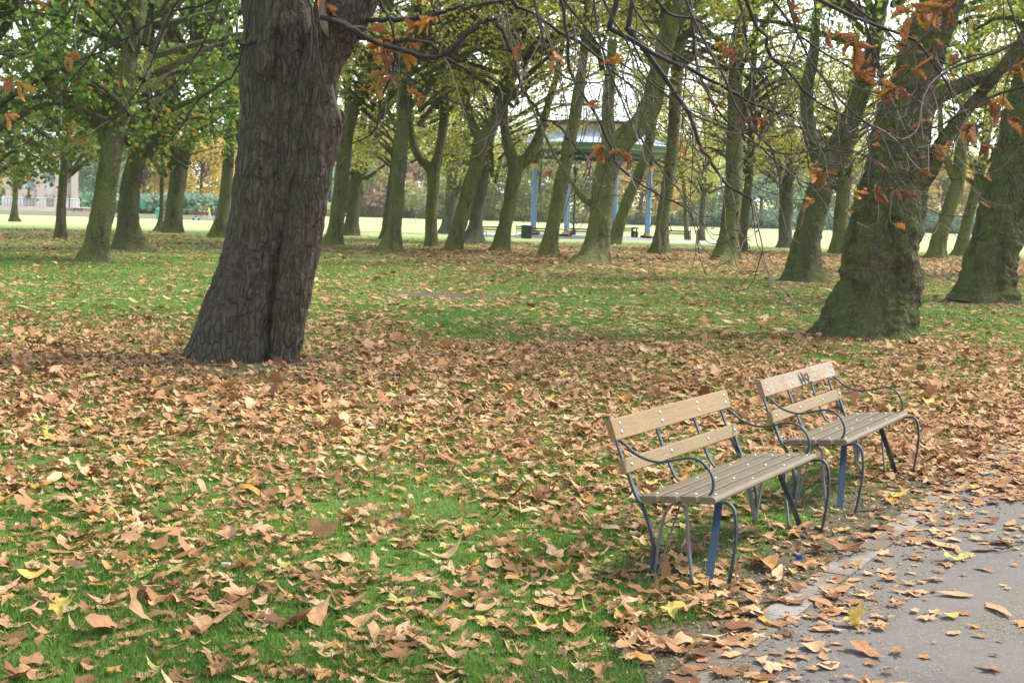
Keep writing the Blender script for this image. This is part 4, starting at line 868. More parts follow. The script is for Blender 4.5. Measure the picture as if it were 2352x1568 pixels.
for dY, r_, pts in Tc: T2.limb(L_(Yc + dY, pts), r_, r_ * .38, .55, (.6, 1.5), 1, 7)
local(T2.w, (g0.x, Yc, 0)); T2.w.build('branches', M_twig, ch, smooth=True)
dl2 = MB()
for px, py, n_ in ((985, 55, 5), (1000, 40, 4), (980, 225, 3), (880, 95, 6), (905, 140, 6), (900, 80, 5), (865, 120, 5), (925, 130, 4), (860, 205, 4), (20, 180, 4), (40, 190, 4), (10, 260, 5), (150, 125, 4), (955, 60, 5), (740, 5, 4), (895, 170, 5), (940, 95, 4), (110, 15, 4)): dry_cluster(dl2, at(px, py, Yc - .6), rr, n_, rr.uniform(.16, .26), rr.uniform(.3, .88))
local(dl2, (g0.x, Yc, 0)); dl2.build('leaves', M_hang, ch, smooth=True)
# ==== BACKGROUND ====
# ------------------------------------------------------------------ bandstand
M_roof = Mat('roof_metal', .35, .5); v_ = M_roof.coords('Object'); M_roof.col(M_roof.mix(M_roof.noise(v_, 1.3), (.42, .49, .60), (.52, .58, .68))); M_roof = M_roof.m
M_cream = plain('cream_paint', (.52, .40, .24), .6, .3, .08, 2)
M_teal = plain('green_paint', (.05, .17, .13), .5, .3, .12, 2)
M_ochre = plain('ochre_paint', (.30, .21, .07), .5, .3, .1, 2)
M_blue = plain('pale_blue_paint', (.17, .28, .43), .45, .4, .08, 3)
M_post = plain('dark_green_paint', (.035, .085, .075), .5, .3, .2, 3)
M_gilt = plain('gilt_paint', (.62, .40, .10), .4, .4, .1, 4)
M_red = plain('red_brown_paint', (.30, .07, .035), .5, .3, .1, 4)
M_black = plain('black_paint', (.018, .019, .022), .45, .4, .2, 4)
M_slab = plain('pale_paving', (.42, .41, .39), .85, .2, .12, 1.5)
Yb = 116.0; cb = at(1355, 546, Yb); cb.z = 0; ZB = Yb / FPX * 2352 / 2352
bs = empty('bandstand', cb, 0, 'octagonal park bandstand with tiered silver roof and pale blue columns', 'bandstand')
ROT = math.pi / 8 + rad(-3)
def octa(name, prof, mat, n=8, rot=ROT, c=(0, 0, 0), smooth=False, parent=None):
    return MB().lathe(c, prof, n, rot=rot).build(name, mat, parent or bs, smooth)
octa('platform', [(0, .16), (6.6, .16), (6.62, .10), (6.62, -.1)], M_slab)
octa('eaves', [(6.58, 7.24), (6.75, 7.28), (6.78, 7.42), (6.6, 7.40)], M_ochre)
octa('soffit', [(5.3, 7.02), (6.57, 7.03), (6.575, 7.235)], M_post)
octa('fascia', [(6.62, 7.425), (6.85, 7.43), (6.92, 7.74), (6.6, 7.74)], M_teal)
octa('beam', [(5.55, 7.015), (5.55, 6.72), (5.0, 6.72), (5.0, 7.2)], M_post)
octa('ceiling', [(0, 7.15), (5.3, 7.05)], M_post)
lower = octa('roof', [(7.05, 7.745), (7.05, 7.80), (6.0, 8.18), (4.7, 8.80), (4.55, 8.84)], M_roof)
for k in range(8):
    a0, a1 = ROT + k * math.pi / 4, ROT + (k + 1) * math.pi / 4
    for j in range(1, 12):
        pass
seams = MB()
for k in range(8):
    a0, a1 = ROT + k * math.pi / 4, ROT + (k + 1) * math.pi / 4
    for j in range(0, 10):
        f = j / 10; p = lambda r, z: ((math.cos(a0) * (1 - f) + math.cos(a1) * f) * r, (math.sin(a0) * (1 - f) + math.sin(a1) * f) * r, z)
        seams.strap([p(7.05, 7.815), p(6.0, 8.195), p(4.62, 8.83)], (-math.sin((a0 + a1) / 2), math.cos((a0 + a1) / 2), 0), .05, .07)
seams.build('roof_seams', plain('seam_metal', (.34, .40, .48), .4, .5, .1, 3), lower)
octa('drum', [(4.55, 8.78), (4.55, 9.38), (4.8, 9.42)], M_cream)
octa('cornice', [(4.85, 9.40), (5.25, 9.42), (5.28, 9.60), (4.9, 9.60)], M_black)
up = octa('roof', [(5.30, 9.605), (5.30, 9.66), (3.5, 9.98), (2.2, 10.32), (1.25, 10.72), (.55, 11.15), (.12, 11.5), (.05, 11.75), (.02, 12.0)], M_roof)
def column(k):
    a = ROT + k * math.pi / 4; c = (math.cos(a) * 5.27, math.sin(a) * 5.27, 0)
    col = MB().lathe(c, [(.165, .36), (.16, 1.2), (.14, 5.74)], 14).build('column', M_blue, bs, True)
    MB().lathe(c, [(.0, .58), (.22, .58), (.25, .52), (.22, .46), (.27, .37), (.27, .34)], 14).build('gilt_ring', M_gilt, col)
    MB().box((c[0], c[1], .26), (.78, .78, .20), a).build('plinth', M_black, col)
    MB().lathe(c, [(.17, 5.73), (.24, 5.80), (.21, 5.9), (.30, 6.04), (.33, 6.06), (.33, 6.10)], 14).build('capital', M_gilt, col)
    MB().lathe(c, [(.335, 6.095), (.36, 6.11), (.36, 6.19), (.2, 6.20)], 14).build('abacus', M_red, col)
    MB().box((c[0], c[1], 6.46), (.36, .36, .54), a, taper=1.15).build('bracket', M_post, col)
for k in range(8): column(k)

def paving(name, pts, z, mat, label=None):
    m = MB(); n = len(pts); m.add([(p[0], p[1], z) for p in pts], [list(range(n))]); return tag(m.build(name, mat), label, None, None, 'structure')
paving('bandstand_path', [(cb.x - 12, cb.y - 8.0), (cb.x + 13.5, cb.y - 7.6), (cb.x + 13, cb.y + 9), (cb.x - 12, cb.y + 8)], .008, M_slab, 'pale paved apron round the bandstand')

# ------------------------------------------------------------------ bins, far benches, poles
def pix(px, py): return ground(px, py)
def bin_open(px, py, label):
    p = pix(px, py); t = empty('litter_bin', p, 0, label, 'bin', 'litter bins by the bandstand')
    MB().lathe((0, 0, 0), [(.30, 0), (.40, .03), (.42, .06), (.42, .98), (.45, 1.0), (.45, 1.04), (.40, 1.04), (.39, .85)], 18).build('body', plain('dark_blue_bin', (.022, .034, .055), .5, .4, .2, 5), t, True)
    MB().lathe((0, 0, 0), [(0, 1.06), (.38, 1.05), (.40, 1.02)], 18).build('lid', plain('pale_lid', (.40, .45, .46), .5, .4, .1, 4), t); return t
def bin_hood(px, py, label):
    p = pix(px, py); t = empty('litter_bin', p, 0, label, 'bin', 'litter bins by the bandstand')
    MB().lathe((0, 0, 0), [(.26, 0), (.30, .04), (.34, .5), (.34, .62), (.26, .70)], 16).build('body', M_black, t, True)
    for a in (0.6, 2.2, 3.8, 5.4): MB().box((math.cos(a) * .24, math.sin(a) * .24, .80), (.09, .05, .22), a).build('support', M_black, t)
    MB().lathe((0, 0, 0), [(.24, .88), (.35, .89), (.37, .93), (.34, 1.0), (0, 1.07)], 16).build('lid', plain('bin_lid', (.05, .055, .06), .4, .5, .2, 5), t)
    MB().box((-.0, -.335, .36), (.09, .012, .13)).build('notice', plain('white_notice', (.75, .75, .75), .6, .3, .05), t); return t
bin_open(1209, 548, 'round dark blue litter bin by the left bandstand column')
bin_hood(1457, 549, 'black hooded litter bin with small white notice, right of bandstand centre')
M_fb = plain('dark_bench_wood', (.075, .048, .035), .7, .3, .25, 8)
M_fb2 = plain('red_brown_bench_wood', (.20, .085, .06), .7, .3, .2, 8)
def far_bench(px, py, rz, label, L=1.9, mat=None, z=0.0, grp='benches round the bandstand'):
    p = pix(px, py) if not isinstance(px, Vector) else px
    t = empty('park_bench', p, rz, label, 'bench', grp); t.location.z = z; mat = mat or M_fb
    for k in range(3): MB().box((0, -.18 + k * .17, .44 + .0 * k), (L, .13, .045)).build('seat_slat', mat, t)
    for k in range(2): MB().box((0, .27 + k * .035, .60 + k * .19), (L, .04, .13)).build('back_rail', mat, t)
    for s in (-1, 1):
        x_ = s * (L / 2 - .15)
        MB().strap([(x_, -.22, 0), (x_, -.2, .41), (x_, .22, .41), (x_, .345, .86)], (1, 0, 0), .05, .04).build('end_frame', M_black, t)
        MB().strap([(x_, .36, 0), (x_, .24, .40)], (1, 0, 0), .05, .04).build('leg', M_black, t)
    return t
far_bench(1132, 545, rad(35), 'dark bench on the grass left of the bandstand', 1.8)
far_bench(1243, 549, rad(8), 'dark bench in front of the left bandstand columns', 2.6)
far_bench(1338, 549, rad(-4), 'dark bench before the middle of the bandstand', 2.2)
far_bench(1200, 542, rad(70), 'dark bench seen end-on behind the round blue bin', 1.9)
far_bench(1433, 543, rad(160), 'dark bench behind the right middle bandstand columns', 2.0)
far_bench(1558, 552, rad(176), 'dark bench standing alone right of the bandstand', 2.0)
def pole(px, py, h, r_, label, name='lamp_post', mat=None, cat='lamp post', Y=None):
    p = pix(px, py); t = empty(name, p, 0, label, cat)
    MB().lathe((0, 0, 0), [(r_ * 2.4, 0), (r_ * 2.4, .35), (r_ * 1.5, .45), (r_, .9), (r_ * .8, h)], 10).build('pole', mat or M_black, t, True); return t
t = pole(1317, 543, 5.6, .09, 'black lamp post standing under the bandstand roof')
MB().lathe((0, 0, 0), [(.08, 5.6), (.2, 5.7), (.26, 6.1), (.30, 6.15), (.05, 6.4)], 8).build('lantern', M_black, t)
t = pole(763, 516, 22, .13, 'tall blue grey lamp column behind the bright mossy plane', mat=plain('blue_grey_pole', (.16, .25, .30), .5, .4, .1, 2))
MB().strap([(0, 0, 22), (.3, -.1, 22.3), (1.2, -.3, 22.4)], (0, 1, 0), .3, .14).build('lamp_head', M_black, t)
t = pole(741, 507, 4.6, .15, 'short dark signpost with blue disc left of the bright mossy plane', 'signpost', cat='sign')
o_ = MB().lathe((0, 0, 0), [(0, .03), (.45, .03), (.45, -.03), (0, -.03)], 16).build('sign_disc', plain('blue_sign', (.05, .16, .50), .5, .4, .05), t); o_.rotation_euler = (rad(90), 0, 0); o_.location = (.35, -.3, 3.0)
p = pix(1602, 562); t = empty('notice_post', p, rad(10), 'short brown wooden notice post right of the bandstand', 'post')
MB().box((0, 0, .46), (.14, .14, .94)).build('post', M_fb2, t); MB().prism([(-.13, .93), (.13, .93), (.13, 1.02), (0, 1.10), (-.13, 1.02)], (0, -.10, 0), (0, 1, 0), (1, 0, 0), (0, 0, 1), .2).build('cap', M_fb2, t)

# ------------------------------------------------------------------ pavilion, terrace and low wall on the left
def hz(px): return 492 + math.tan(ROLL) * (px - CX)
Yw = 168.0; kw = mpp(Yw)
def wx(px): return at(px, 490, Yw).x
M_stone = plain('pale_stone', (.50, .45, .38), .85, .2, .12, .6)
M_white = plain('white_render', (.72, .70, .68), .8, .2, .06, .8)
M_brick = Mat('salmon_brick', .85, .2); v_ = M_brick.coords('Object'); bk = M_brick.n('ShaderNodeTexBrick'); bk.inputs['Scale'].default_value = 3; bk.inputs['Color1'].default_value = (.50, .24, .15, 1); bk.inputs['Color2'].default_value = (.42, .19, .12, 1); bk.inputs['Mortar'].default_value = (.5, .42, .36, 1); M_brick.l(v_, bk.inputs['Vector']); M_brick.col(bk.outputs['Color']); M_brick = M_brick.m
M_glass = plain('dull_window', (.20, .25, .30), .2, .6, .2, 1)
m = MB(); x0, x1 = wx(-160), wx(500); m.box(((x0 + x1) / 2, Yw, .24), (x1 - x0, .5, .52)); m.box(((x0 + x1) / 2, Yw - .02, .535), (x1 - x0 + .02, .62, .07))
tag(m.build('low_wall', M_stone), 'long low pale stone wall at the left lawn edge', 'wall')
m = MB(); xa = wx(-200); xb = wx(520); m.add([(xa, Yw + .3, .012), (xb, Yw + .3, .012), (xb, Yw + 12, .012), (xa, Yw + 12, .012)], [[0, 1, 2, 3]]); tag(m.build('terrace_path', M_slab), 'pale path behind the low wall', None, None, 'structure')
Yp = 184.0
def px3(px, py): return at(px, py, Yp)
xL, xR = px3(16, 470).x, px3(176, 470).x; zt = 1.05; xm = (xL + xR) / 2; wd = xR - xL
pv = empty('pavilion', (xm, Yp, 0), rad(17), 'pale pavilion with salmon brick piers and white bays, far left', 'building')
m = MB(); m.box((0, 3, .52), (wd + 3.0, 9, 1.04)); m.box((0, -2.1, .34), (wd + 4.2, 1.2, .68)); m.box((0, -3.1, .16), (wd + 5.4, .8, .34)); m.build('steps', M_stone, pv)
MB().box((0, 3.4, zt + 4.3), (wd - .4, 6, 8.6)).build('wall', M_white, pv)
MB().box((0, 2.9, zt + 8.95), (wd + .8, 7.6, .7)).build('cornice', M_stone, pv)
MB().box((0, 3.4, zt + 9.9), (wd + .3, 6.6, 1.2), taper=.55).build('roof', M_roof, pv)
for px, w in ((22, 1.05), (50, .55), (94, 1.05), (130, .5), (143, 1.15), (168, .9)):
    x_ = px3(px, 470).x - xm
    q = MB().box((x_, .12, zt + 4.9), (w, .9, 7.4)).build('pier', M_brick, pv); MB().box((x_, .06, zt + .6), (w + .3, 1.15, 1.2)).build('plinth', M_white, q)
    MB().box((x_, .06, zt + 8.45), (w + .25, 1.1, .3)).build('capital', M_white, q)
for px, w, z_, h in ((36, .8, 3.6, 3.2), (72, .9, 3.6, 3.2), (110, 1.0, 4.2, 1.8), (121, .35, 4.8, 3.0), (155, .35, 4.8, 3.0)):
    x_ = px3(px, 470).x - xm; q = MB().box((x_, .36, zt + z_), (w + .25, .12, h + .25)).build('window', M_white, pv); MB().box((x_, .28, zt + z_), (w, .06, h)).build('pane', M_glass, q)
for px in (34, 72, 112): MB().box((px3(px, 470).x - xm, .25, zt + 1.2), (1.2, .3, .8)).build('panel', M_stone, pv)
rl = MB()
for i in range(24): rl.box((-wd / 2 + i * wd / 23, -.9, zt + .5), (.05, .05, .95))
rl.box((0, -.9, zt + 1.0), (wd, .06, .06)); rl.build('railing', M_black, pv)
far_bench(Vector((wx(138), Yw + 3.2, 0)), 0, 0, 'red-brown bench on the terrace below the pavilion', 3.4, M_fb2, .16, 'red-brown benches along the terrace')
far_bench(Vector((wx(178), Yw + 3.2, 0)), 0, 0, 'red-brown bench right of the pavilion, beside another', 3.4, M_fb2, .16, 'red-brown benches along the terrace')
far_bench(Vector((wx(450), Yw + 3.4, 0)), 0, 0, 'red-brown bench beyond the groundskeeper with the mower', 3.4, M_fb2, .16, 'red-brown benches along the terrace')
far_bench(Vector((wx(362), Yw + 3.4, 0)), 0, 0, 'red-brown bench beside the turquoise litter pillar', 2.6, M_fb2, .16, 'red-brown benches along the terrace')
p = Vector((wx(378), Yw - 3, 0)); t = empty('litter_pillar', p, 0, 'turquoise litter pillar by the forked dark plane, far left', 'bin')
MB().lathe((0, 0, 0), [(.22, 0), (.24, .02), (.26, 1.15), (.28, 1.2), (.28, 1.35), (.0, 1.42)], 14).build('body', plain('turquoise_paint', (.08, .36, .34), .5, .4, .1, 4), t, True)
MB().box((0, -.27, 1.0), (.26, .03, .14)).build('slot', M_black, t)
p = Vector((wx(342), Yw + 6, 0)); t = empty('stone_bench', p, rad(-18), 'white stone bench with sloping back on the far left terrace', 'bench')
MB().box((0, 0, .52), (1.9, .6, .14)).build('seat', M_white, t); [MB().box((x_, 0, .22), (.25, .5, .46)).build('leg', M_white, t) for x_ in (-.7, .7)]
MB().prism([(-.9, .6), (.9, .95), (.9, 1.1), (-.9, .72)], (0, .24, 0), (0, 1, 0), (1, 0, 0), (0, 0, 1), .08).build('backrest', M_white, t)
p = Vector((wx(316), Yw + 2.5, 0)); t = empty('signpost', p, 0, 'small green sign on a thin post at the far left terrace', 'sign')
MB().lathe((0, 0, 0), [(.05, 0), (.05, 1.9)], 8).build('post', M_black, t); MB().box((0, -.06, 1.6), (.55, .05, .8)).build('sign_board', plain('green_sign', (.03, .22, .15), .5, .4, .05), t)
p = Vector((wx(431), Yw + 9, 0)); t = empty('notice_sign', p, 0, 'small red notice sign on a pale post by dark hedges, far left', 'sign')
MB().lathe((0, 0, 0), [(.06, 0), (.06, 1.2)], 8).build('post', M_white, t); MB().box((0, -.05, 1.45), (.36, .06, .6)).build('sign_board', plain('red_sign', (.35, .05, .06), .5, .4, .05), t)

# ------------------------------------------------------------------ people, far away
def skin_body(name, joints, edges, mat, parent):
    me = bpy.data.meshes.new(name); me.from_pydata([j[:3] for j in joints], edges, []); o = link(name, me, parent)
    sk = o.modifiers.new('skin', 'SKIN'); 
    for v, j in zip(me.skin_vertices[0].data, joints): v.radius = (j[3], j[4] if len(j) > 4 else j[3])
    me.skin_vertices[0].data[0].use_root = True
    sb = o.modifiers.new('smooth', 'SUBSURF'); sb.levels = 1; sb.render_levels = 2; me.materials.append(mat); return o
M_skin = plain('skin', (.50, .30, .22), .6, .3, .08)
def person(loc_, rz, h, top, legs, hair, label, stride=.18, reach=None, lean=0.0, grp=None):
    """standing or walking figure facing -Y; the body is one skinned surface, clothes are slightly larger shells over it"""
    t = empty('person', loc_, rz, label, 'person', grp); s = h / 1.72; f = lambda *a: tuple(v * s for v in a)
    hl = reach or [(.24, -.02, .92), (-.24, -.02, .92)]; ln = lean
    J = [f(0, 0, .93, .12, .09), f(0, ln * .4, 1.12, .115, .085), f(0, ln * .8, 1.36, .13, .09), f(0, ln, 1.48, .05, .05), f(0, ln - .01, 1.58, .075, .085), f(0, ln - .01, 1.68, .07, .08),
         f(.17, ln * .85, 1.40, .05), f(.235, ln * .7 - .02, 1.15, .04), f(*hl[0], .032), f(-.17, ln * .85, 1.40, .05), f(-.235, ln * .7 - .02, 1.15, .04), f(*hl[1], .032),
         f(.09, -stride * .4, .50, .06), f(.09, -stride + .02, .07, .042), f(.09, -stride - .12, .03, .035), f(-.09, stride * .55, .50, .06), f(-.09, stride * 1.1, .08, .042), f(-.09, stride * 1.1 - .12, .035, .035)]
    E_ = [(0, 1), (1, 2), (2, 3), (3, 4), (4, 5), (2, 6), (6, 7), (7, 8), (2, 9), (9, 10), (10, 11), (0, 12), (12, 13), (13, 14), (0, 15), (15, 16), (16, 17)]
    skin_body('body', J, E_, M_skin, t)
    w = lambda i, k: J[i][:3] + tuple(r * k for r in J[i][3:])
    mid = lambda i, j, q, r: tuple(J[i][a] * (1 - q) + J[j][a] * q for a in range(3)) + (r * s,)
    skin_body('jacket', [w(0, 1.18), w(1, 1.2), w(2, 1.16), mid(2, 3, .5, .09), w(6, 1.3), w(7, 1.35), mid(7, 8, .75, .045), w(9, 1.3), w(10, 1.35), mid(10, 11, .75, .045)], [(0, 1), (1, 2), (2, 3), (2, 4), (4, 5), (5, 6), (2, 7), (7, 8), (8, 9)], top, t)
    skin_body('trousers', [w(0, 1.12), w(12, 1.3), mid(12, 13, .9, .055), w(15, 1.3), mid(15, 16, .9, .055)], [(0, 1), (1, 2), (0, 3), (3, 4)], legs, t)
    hc = J[5]; hr = MB().lathe((hc[0], hc[1] + .012 * s, hc[2] - .02 * s), [(.09 * s, -.03 * s), (.098 * s, .02 * s), (.08 * s, .075 * s), (.04 * s, .105 * s), (0, .112 * s)], 12).build('hair', hair, t, True)
    return t
def cloth(n, c): return plain(n, c, .85, .1, .12, 8)
pg = at(481, 502, 150.0); pg.z = 0; pg = ground(481, 503); pg = Vector((wx(481) * .985, Yw - 2.5, 0))
person(pg, rad(-75), 1.75, cloth('hi_vis_jacket', (.55, .75, .10)), cloth('pale_blue_trousers', (.35, .45, .60)), cloth('brown_hair', (.10, .06, .04)), 'person in hi-vis jacket pushing a mower along the far lawn', .22, [(.2, -.42, .98), (-.2, -.42, .98)], -.06)
mw = empty('lawn_mower', pg + Vector((-1.55, -.35, 0)), rad(-75), 'small pale blue lawn mower pushed across the far lawn', 'mower')
MB().box((0, 0, .24), (.55, .8, .22), taper=.8).build('deck', cloth('mower_blue', (.30, .42, .62)), mw); MB().lathe((0, -.05, .34), [(.18, 0), (.17, .16), (.0, .2)], 12).build('engine', M_black, mw)
for x_ in (-.3, .3):
    for y_ in (-.3, .32):
        o_ = MB().lathe((0, 0, 0), [(0, .035), (.13, .035), (.13, -.035), (0, -.035)], 14).build('wheel', M_black, mw); o_.location = (x_, y_, .13); o_.rotation_euler = (0, rad(90), 0)
MB().tube([(.2, .35, .3), (.2, 1.05, .95), (-.2, 1.05, .95), (-.2, .35, .3)], [.02] * 4, 6).build('handle', M_black, mw)
gc = ground(955, 514); person(gc, rad(120), .92, cloth('child_blue_top', (.30, .45, .75)), cloth('child_red_trousers', (.55, .09, .06)), cloth('white_hat', (.8, .8, .8)), 'small child in blue top, red trousers and white hat on the lawn', .16)
for dx, lb in ((0, 'person in dark coat standing beyond the bandstand, left of a pair'), (.75, 'person in dark coat standing beyond the bandstand, right of a pair')):
    q = ground(1315, 518) + Vector((dx, dx * .4, 0)); person(q, rad(20 if dx else -30), 1.74, cloth('dark_coat', (.03, .035, .06)), cloth('dark_trousers', (.025, .028, .04)), cloth('dark_hair', (.03, .02, .018)), lb, .06, grp='pair beyond the bandstand')

# ------------------------------------------------------------------ far trees, hedges, bank
def far_tree(px, Y, h, crown, label, s=None, tw=None, z=0.0, name='broadleaf_tree', lean=0):
    p = at(px, 480, Y); t = empty(name, (p.x, Y, z), 0, label, 'tree', 'trees beyond the far lawn'); rr_ = random.Random(int(px * 3 + Y))
    s = s or h / 14.5; hb = h - 8.0 * s; m = MB(); w = tw or .045 * h
    trunk_mesh(m, [Vector((0, 0, -.1)), Vector((lean * .3, 0, hb * .3)), Vector((lean, 0, hb * .8)), Vector((lean * 1.2, .2, hb)), Vector((lean * 1.5 + .3, .3, hb + 3))], [w * .6, w * .5, w * .45, w * .4, w * .22], 12, .5, .5, [(1, 1, 2), (4, 1, 2)], 0, px)
    m.build('trunk', M_far, t, smooth=True); cm, bm_ = FAR[rr_.randrange(4)]; rz = rr_.uniform(0, 6.28)
    put(bm_, 'branches', t, (lean * 1.2, .2, hb), rz, (s, s, s)); put(cm, 'crown', t, (lean * 1.2, .2, hb), rz, (s * rr_.uniform(.95, 1.15), s, s), M_crown[crown]); return t
BACK = [(655, 335, 17, 'pale', 'pale tree glimpsed right behind the big chestnut trunk'), (755, 345, 22, 'blue', 'green tree behind the tall lamp column'), (795, 352, 24, 'pale', 'pale yellow tree between the two nearest planes right of the chestnut'),
        (852, 350, 25, 'pink', 'coppery pink tree on the far side of the lawn'), (905, 372, 27, 'pink', 'second coppery tree, right of and behind its neighbour'), (945, 352, 20, 'pale', 'pale yellow tree with a thick trunk behind the small child'), (990, 378, 26, 'pink', 'reddish tree behind the low-forked plane'),
        (1040, 372, 24, 'pale', 'pale green tree behind the stout grey plane'), (1105, 350, 19, 'olive', 'small olive tree left of the bandstand'), (1160, 382, 27, 'pale', 'tall pale tree behind the bandstand left edge'), (1238, 350, 22, 'olive', 'olive tree with dark trunk seen through the left bandstand columns'), (1300, 384, 26, 'pale', 'pale tree behind the centre of the bandstand'),
        (1375, 372, 23, 'olive', 'tree seen through the right half of the bandstand'), (1462, 345, 24, 'gold', 'golden tree with leaning dark trunk right of the hooded bin'), (1535, 380, 25, 'blue', 'dark bluish tree right of the bandstand'), (1590, 372, 20, 'pale', 'bright yellow tree behind the curved sapling'), (1640, 388, 28, 'blue', 'tall blue-green tree behind the crooked-base plane'),
        (1748, 350, 21, 'blue', 'blue-green tree with pale trunk in the gap left of the leaning mossy plane'), (1815, 384, 26, 'olive', 'olive tree behind the pale twin-stemmed plane'), (1905, 392, 24, 'pale', 'pale tree between the right-hand leaning trunks'), (1985, 398, 27, 'pale', 'pale tree behind the thickest right-hand trunk'), (2105, 392, 22, 'blue', 'blue-green tree right of the thickest right-hand trunk'),
        (2165, 372, 21, 'gold', 'golden orange tree behind the S-bend plane'), (2235, 384, 24, 'gold', 'golden orange tree left of the right edge trunk'), (2330, 396, 25, 'gold', 'golden tree at the far right edge behind the ringed plane'), (2420, 390, 24, 'olive', 'olive tree just past the right edge of view')]
for px, Y, h, c, lb in BACK: far_tree(px, Y, h, c, lb, lean=(1.6 if px == 1462 else 0))
for px, Y, h, c, lb in [(-30, 230, 18, 'gold', 'golden tree left of the pavilion'), (225, 260, 15, 'blue', 'dark bluish tree right of the pavilion'), (262, 300, 17, 'gold', 'golden tree behind the ringed slender plane'), (330, 285, 16, 'gold', 'golden tree behind the turquoise pillar'), (405, 305, 19, 'gold', 'golden tree left of the groundskeeper'), (462, 290, 17, 'gold', 'golden tree above the groundskeeper'), (545, 320, 20, 'olive', 'olive tree hidden mostly by the big chestnut'), (130, 270, 22, 'blue', 'dark tree rising behind the pavilion')]:
    far_tree(px, Y, h, c, lb)
# low shrubs at the foot of the far trees
SH = []
for k in range(3):
    R.seed(300 + k); cs = np.array([[R.uniform(-4.2, 4.2), R.uniform(-1.6, 1.6), R.uniform(.3, 2.0)] for _ in range(42)]); m = MB(); leaf_cloud(m, cs, np.array([R.uniform(.8, 1.3) for _ in cs]), 46, .42); SH.append(m.mesh('foliage', M_crown['blue']))
def shrub(px, Y, s, mat, label):
    p = at(px, 480, Y); t = empty('shrub', (p.x, Y, 0), 0, label, 'shrub', 'shrubs along the far lawn edge'); rr_ = random.Random(int(px + Y)); put(SH[rr_.randrange(3)], 'foliage', t, (0, 0, 0), rr_.choice((0, math.pi)), (s * 1.25, s, s), M_crown[mat])
    b = MB()
    for i in range(6): b.tube([(i * 1.2 - 3, 0, -.05), (i * 1.2 - 3 + rr_.uniform(-.4, .4), rr_.uniform(-.4, .4), 1.6)], [.06, .02], 5)
    put(b.mesh('stem', M_far), 'stem', t, (0, 0, 0), 0, (s, s, s)); return t
SHR = [(700, 330, 1.5, 'pale'), (800, 362, 1.6, 'pale'), (862, 366, 1.7, 'olive'), (935, 362, 1.6, 'pale'), (1003, 366, 1.6, 'pale'), (1075, 362, 1.5, 'olive'), (1140, 364, 1.6, 'olive'), (1205, 366, 1.3, 'pale'), (1280, 364, 1.3, 'olive'), (1350, 362, 1.3, 'pale'), (1425, 366, 1.4, 'blue'), (1500, 362, 1.3, 'blue'), (1572, 366, 1.3, 'olive'), (1645, 362, 1.9, 'blue'), (1718, 368, 2.0, 'blue'), (1790, 364, 2.0, 'blue'), (1862, 368, 2.2, 'blue'), (1935, 366, 2.2, 'blue'), (2010, 370, 2.1, 'blue'), (2085, 366, 2.3, 'blue'), (2160, 368, 2.0, 'blue'), (2235, 370, 2.1, 'blue'), (2310, 368, 2.2, 'blue'),
       (205, 205, 1.4, 'blue'), (262, 208, 1.3, 'blue'), (315, 206, 1.4, 'blue'), (368, 208, 1.3, 'blue'), (420, 206, 1.4, 'blue'), (472, 208, 1.3, 'blue'), (525, 206, 1.4, 'blue'), (-10, 205, 1.3, 'blue')]
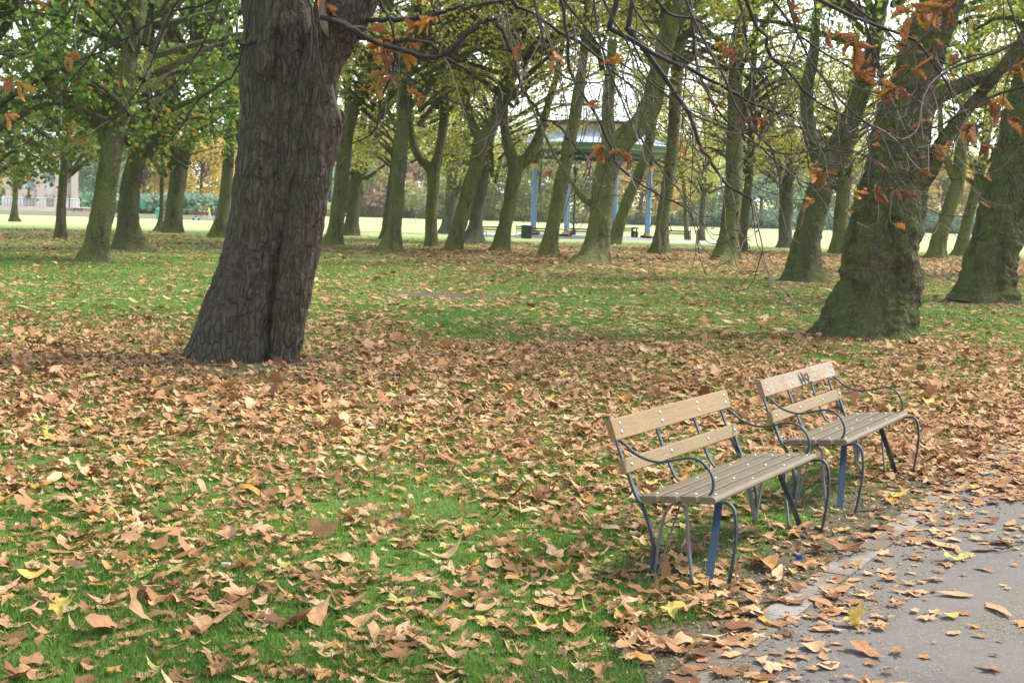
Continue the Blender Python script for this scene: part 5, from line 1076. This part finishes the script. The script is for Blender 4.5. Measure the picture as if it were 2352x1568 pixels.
NEARBY = ['right behind the big chestnut', 'between the two nearest planes right of the chestnut', 'below the coppery pink tree', 'behind the small child', 'behind the stout grey plane', 'behind the splay-rooted plane', 'left of the bandstand', 'at the bandstand left column', 'through the bandstand, left of its lamp post', 'through the bandstand, right of its lamp post', 'behind the heavy-limbed plane', 'at the bandstand right column', 'behind the curved sapling',
          'left of the crooked-base plane', 'right of the crooked-base plane', 'behind the pale twin-stemmed plane', 'behind the right-hand leaning mossy plane', 'behind the slim plane between leaning trunks', 'behind the thickest right trunk', 'right of the thickest right trunk', 'behind the S-bend plane', 'left of the ringed right edge plane', 'behind the ringed right edge plane',
          'right beside the pavilion', 'behind the ringed slender plane', 'behind the green sign', 'behind the turquoise pillar', 'behind the red notice sign', 'behind the groundskeeper', 'just left of the chestnut', 'left of the pavilion']
for (px, Y, s, c), nb in zip(SHR, NEARBY): shrub(px, Y, s, c, {'pale': 'pale yellowish', 'olive': 'olive green', 'blue': 'dark bluish green'}[c] + ' shrub ' + nb)
xs_ = np.linspace(-900, 900, 40); m = MB(); rows = [(368, -.3), (400, 1.2), (450, 4.5), (540, 9.0), (700, 12.0), (1000, 12.0)]
m.add([(x_, y_ + 14 * nz(x_ * .006, y_ * .01), z_ * (1 + .35 * nz(x_ * .008, 5))) for y_, z_ in rows for x_ in xs_], [[j * 40 + i, j * 40 + i + 1, (j + 1) * 40 + i + 1, (j + 1) * 40 + i] for j in range(5) for i in range(39)])
MBK = Mat('bank_grass', .95, .1); v_ = MBK.world(); MBK.col(MBK.mix(MBK.noise(v_, .12, 5, .7), (.26, .32, .12), (.46, .44, .22)))
tag(m.build('grassy_bank', MBK.m, smooth=True), 'pale rough grass bank beyond the far trees', None, None, 'structure')
m = MB(); m.add([(-250, 330, .010), (420, 345, .010), (420, 352, .010), (-250, 337, .010)], [[0, 1, 2, 3]]); tag(m.build('far_path', plain('dull_brown_path', (.20, .17, .14), .9, .1, .15, .3)), 'brownish path along the far lawn edge', None, None, 'structure')
# ------------------------------------------------------------------ the damp autumn air
hm = MB().box((0, 440, 19.5), (1900, 1180, 43)); hz_o = hm.build('haze', [])
tag(hz_o, 'thin pale autumn haze over the park', 'haze', kind='stuff')
HM = bpy.data.materials.new('haze_air'); HM.use_nodes = True; nt = HM.node_tree; nt.nodes.remove(nt.nodes['Principled BSDF'])
pv_ = nt.nodes.new('ShaderNodeVolumePrincipled'); pv_.inputs['Color'].default_value = (.95, .97, 1, 1); pv_.inputs['Density'].default_value = .00014
nt.links.new(pv_.outputs[0], nt.nodes['Material Output'].inputs['Volume']); hz_o.data.materials.append(HM)
S.cycles.volume_bounces = 1
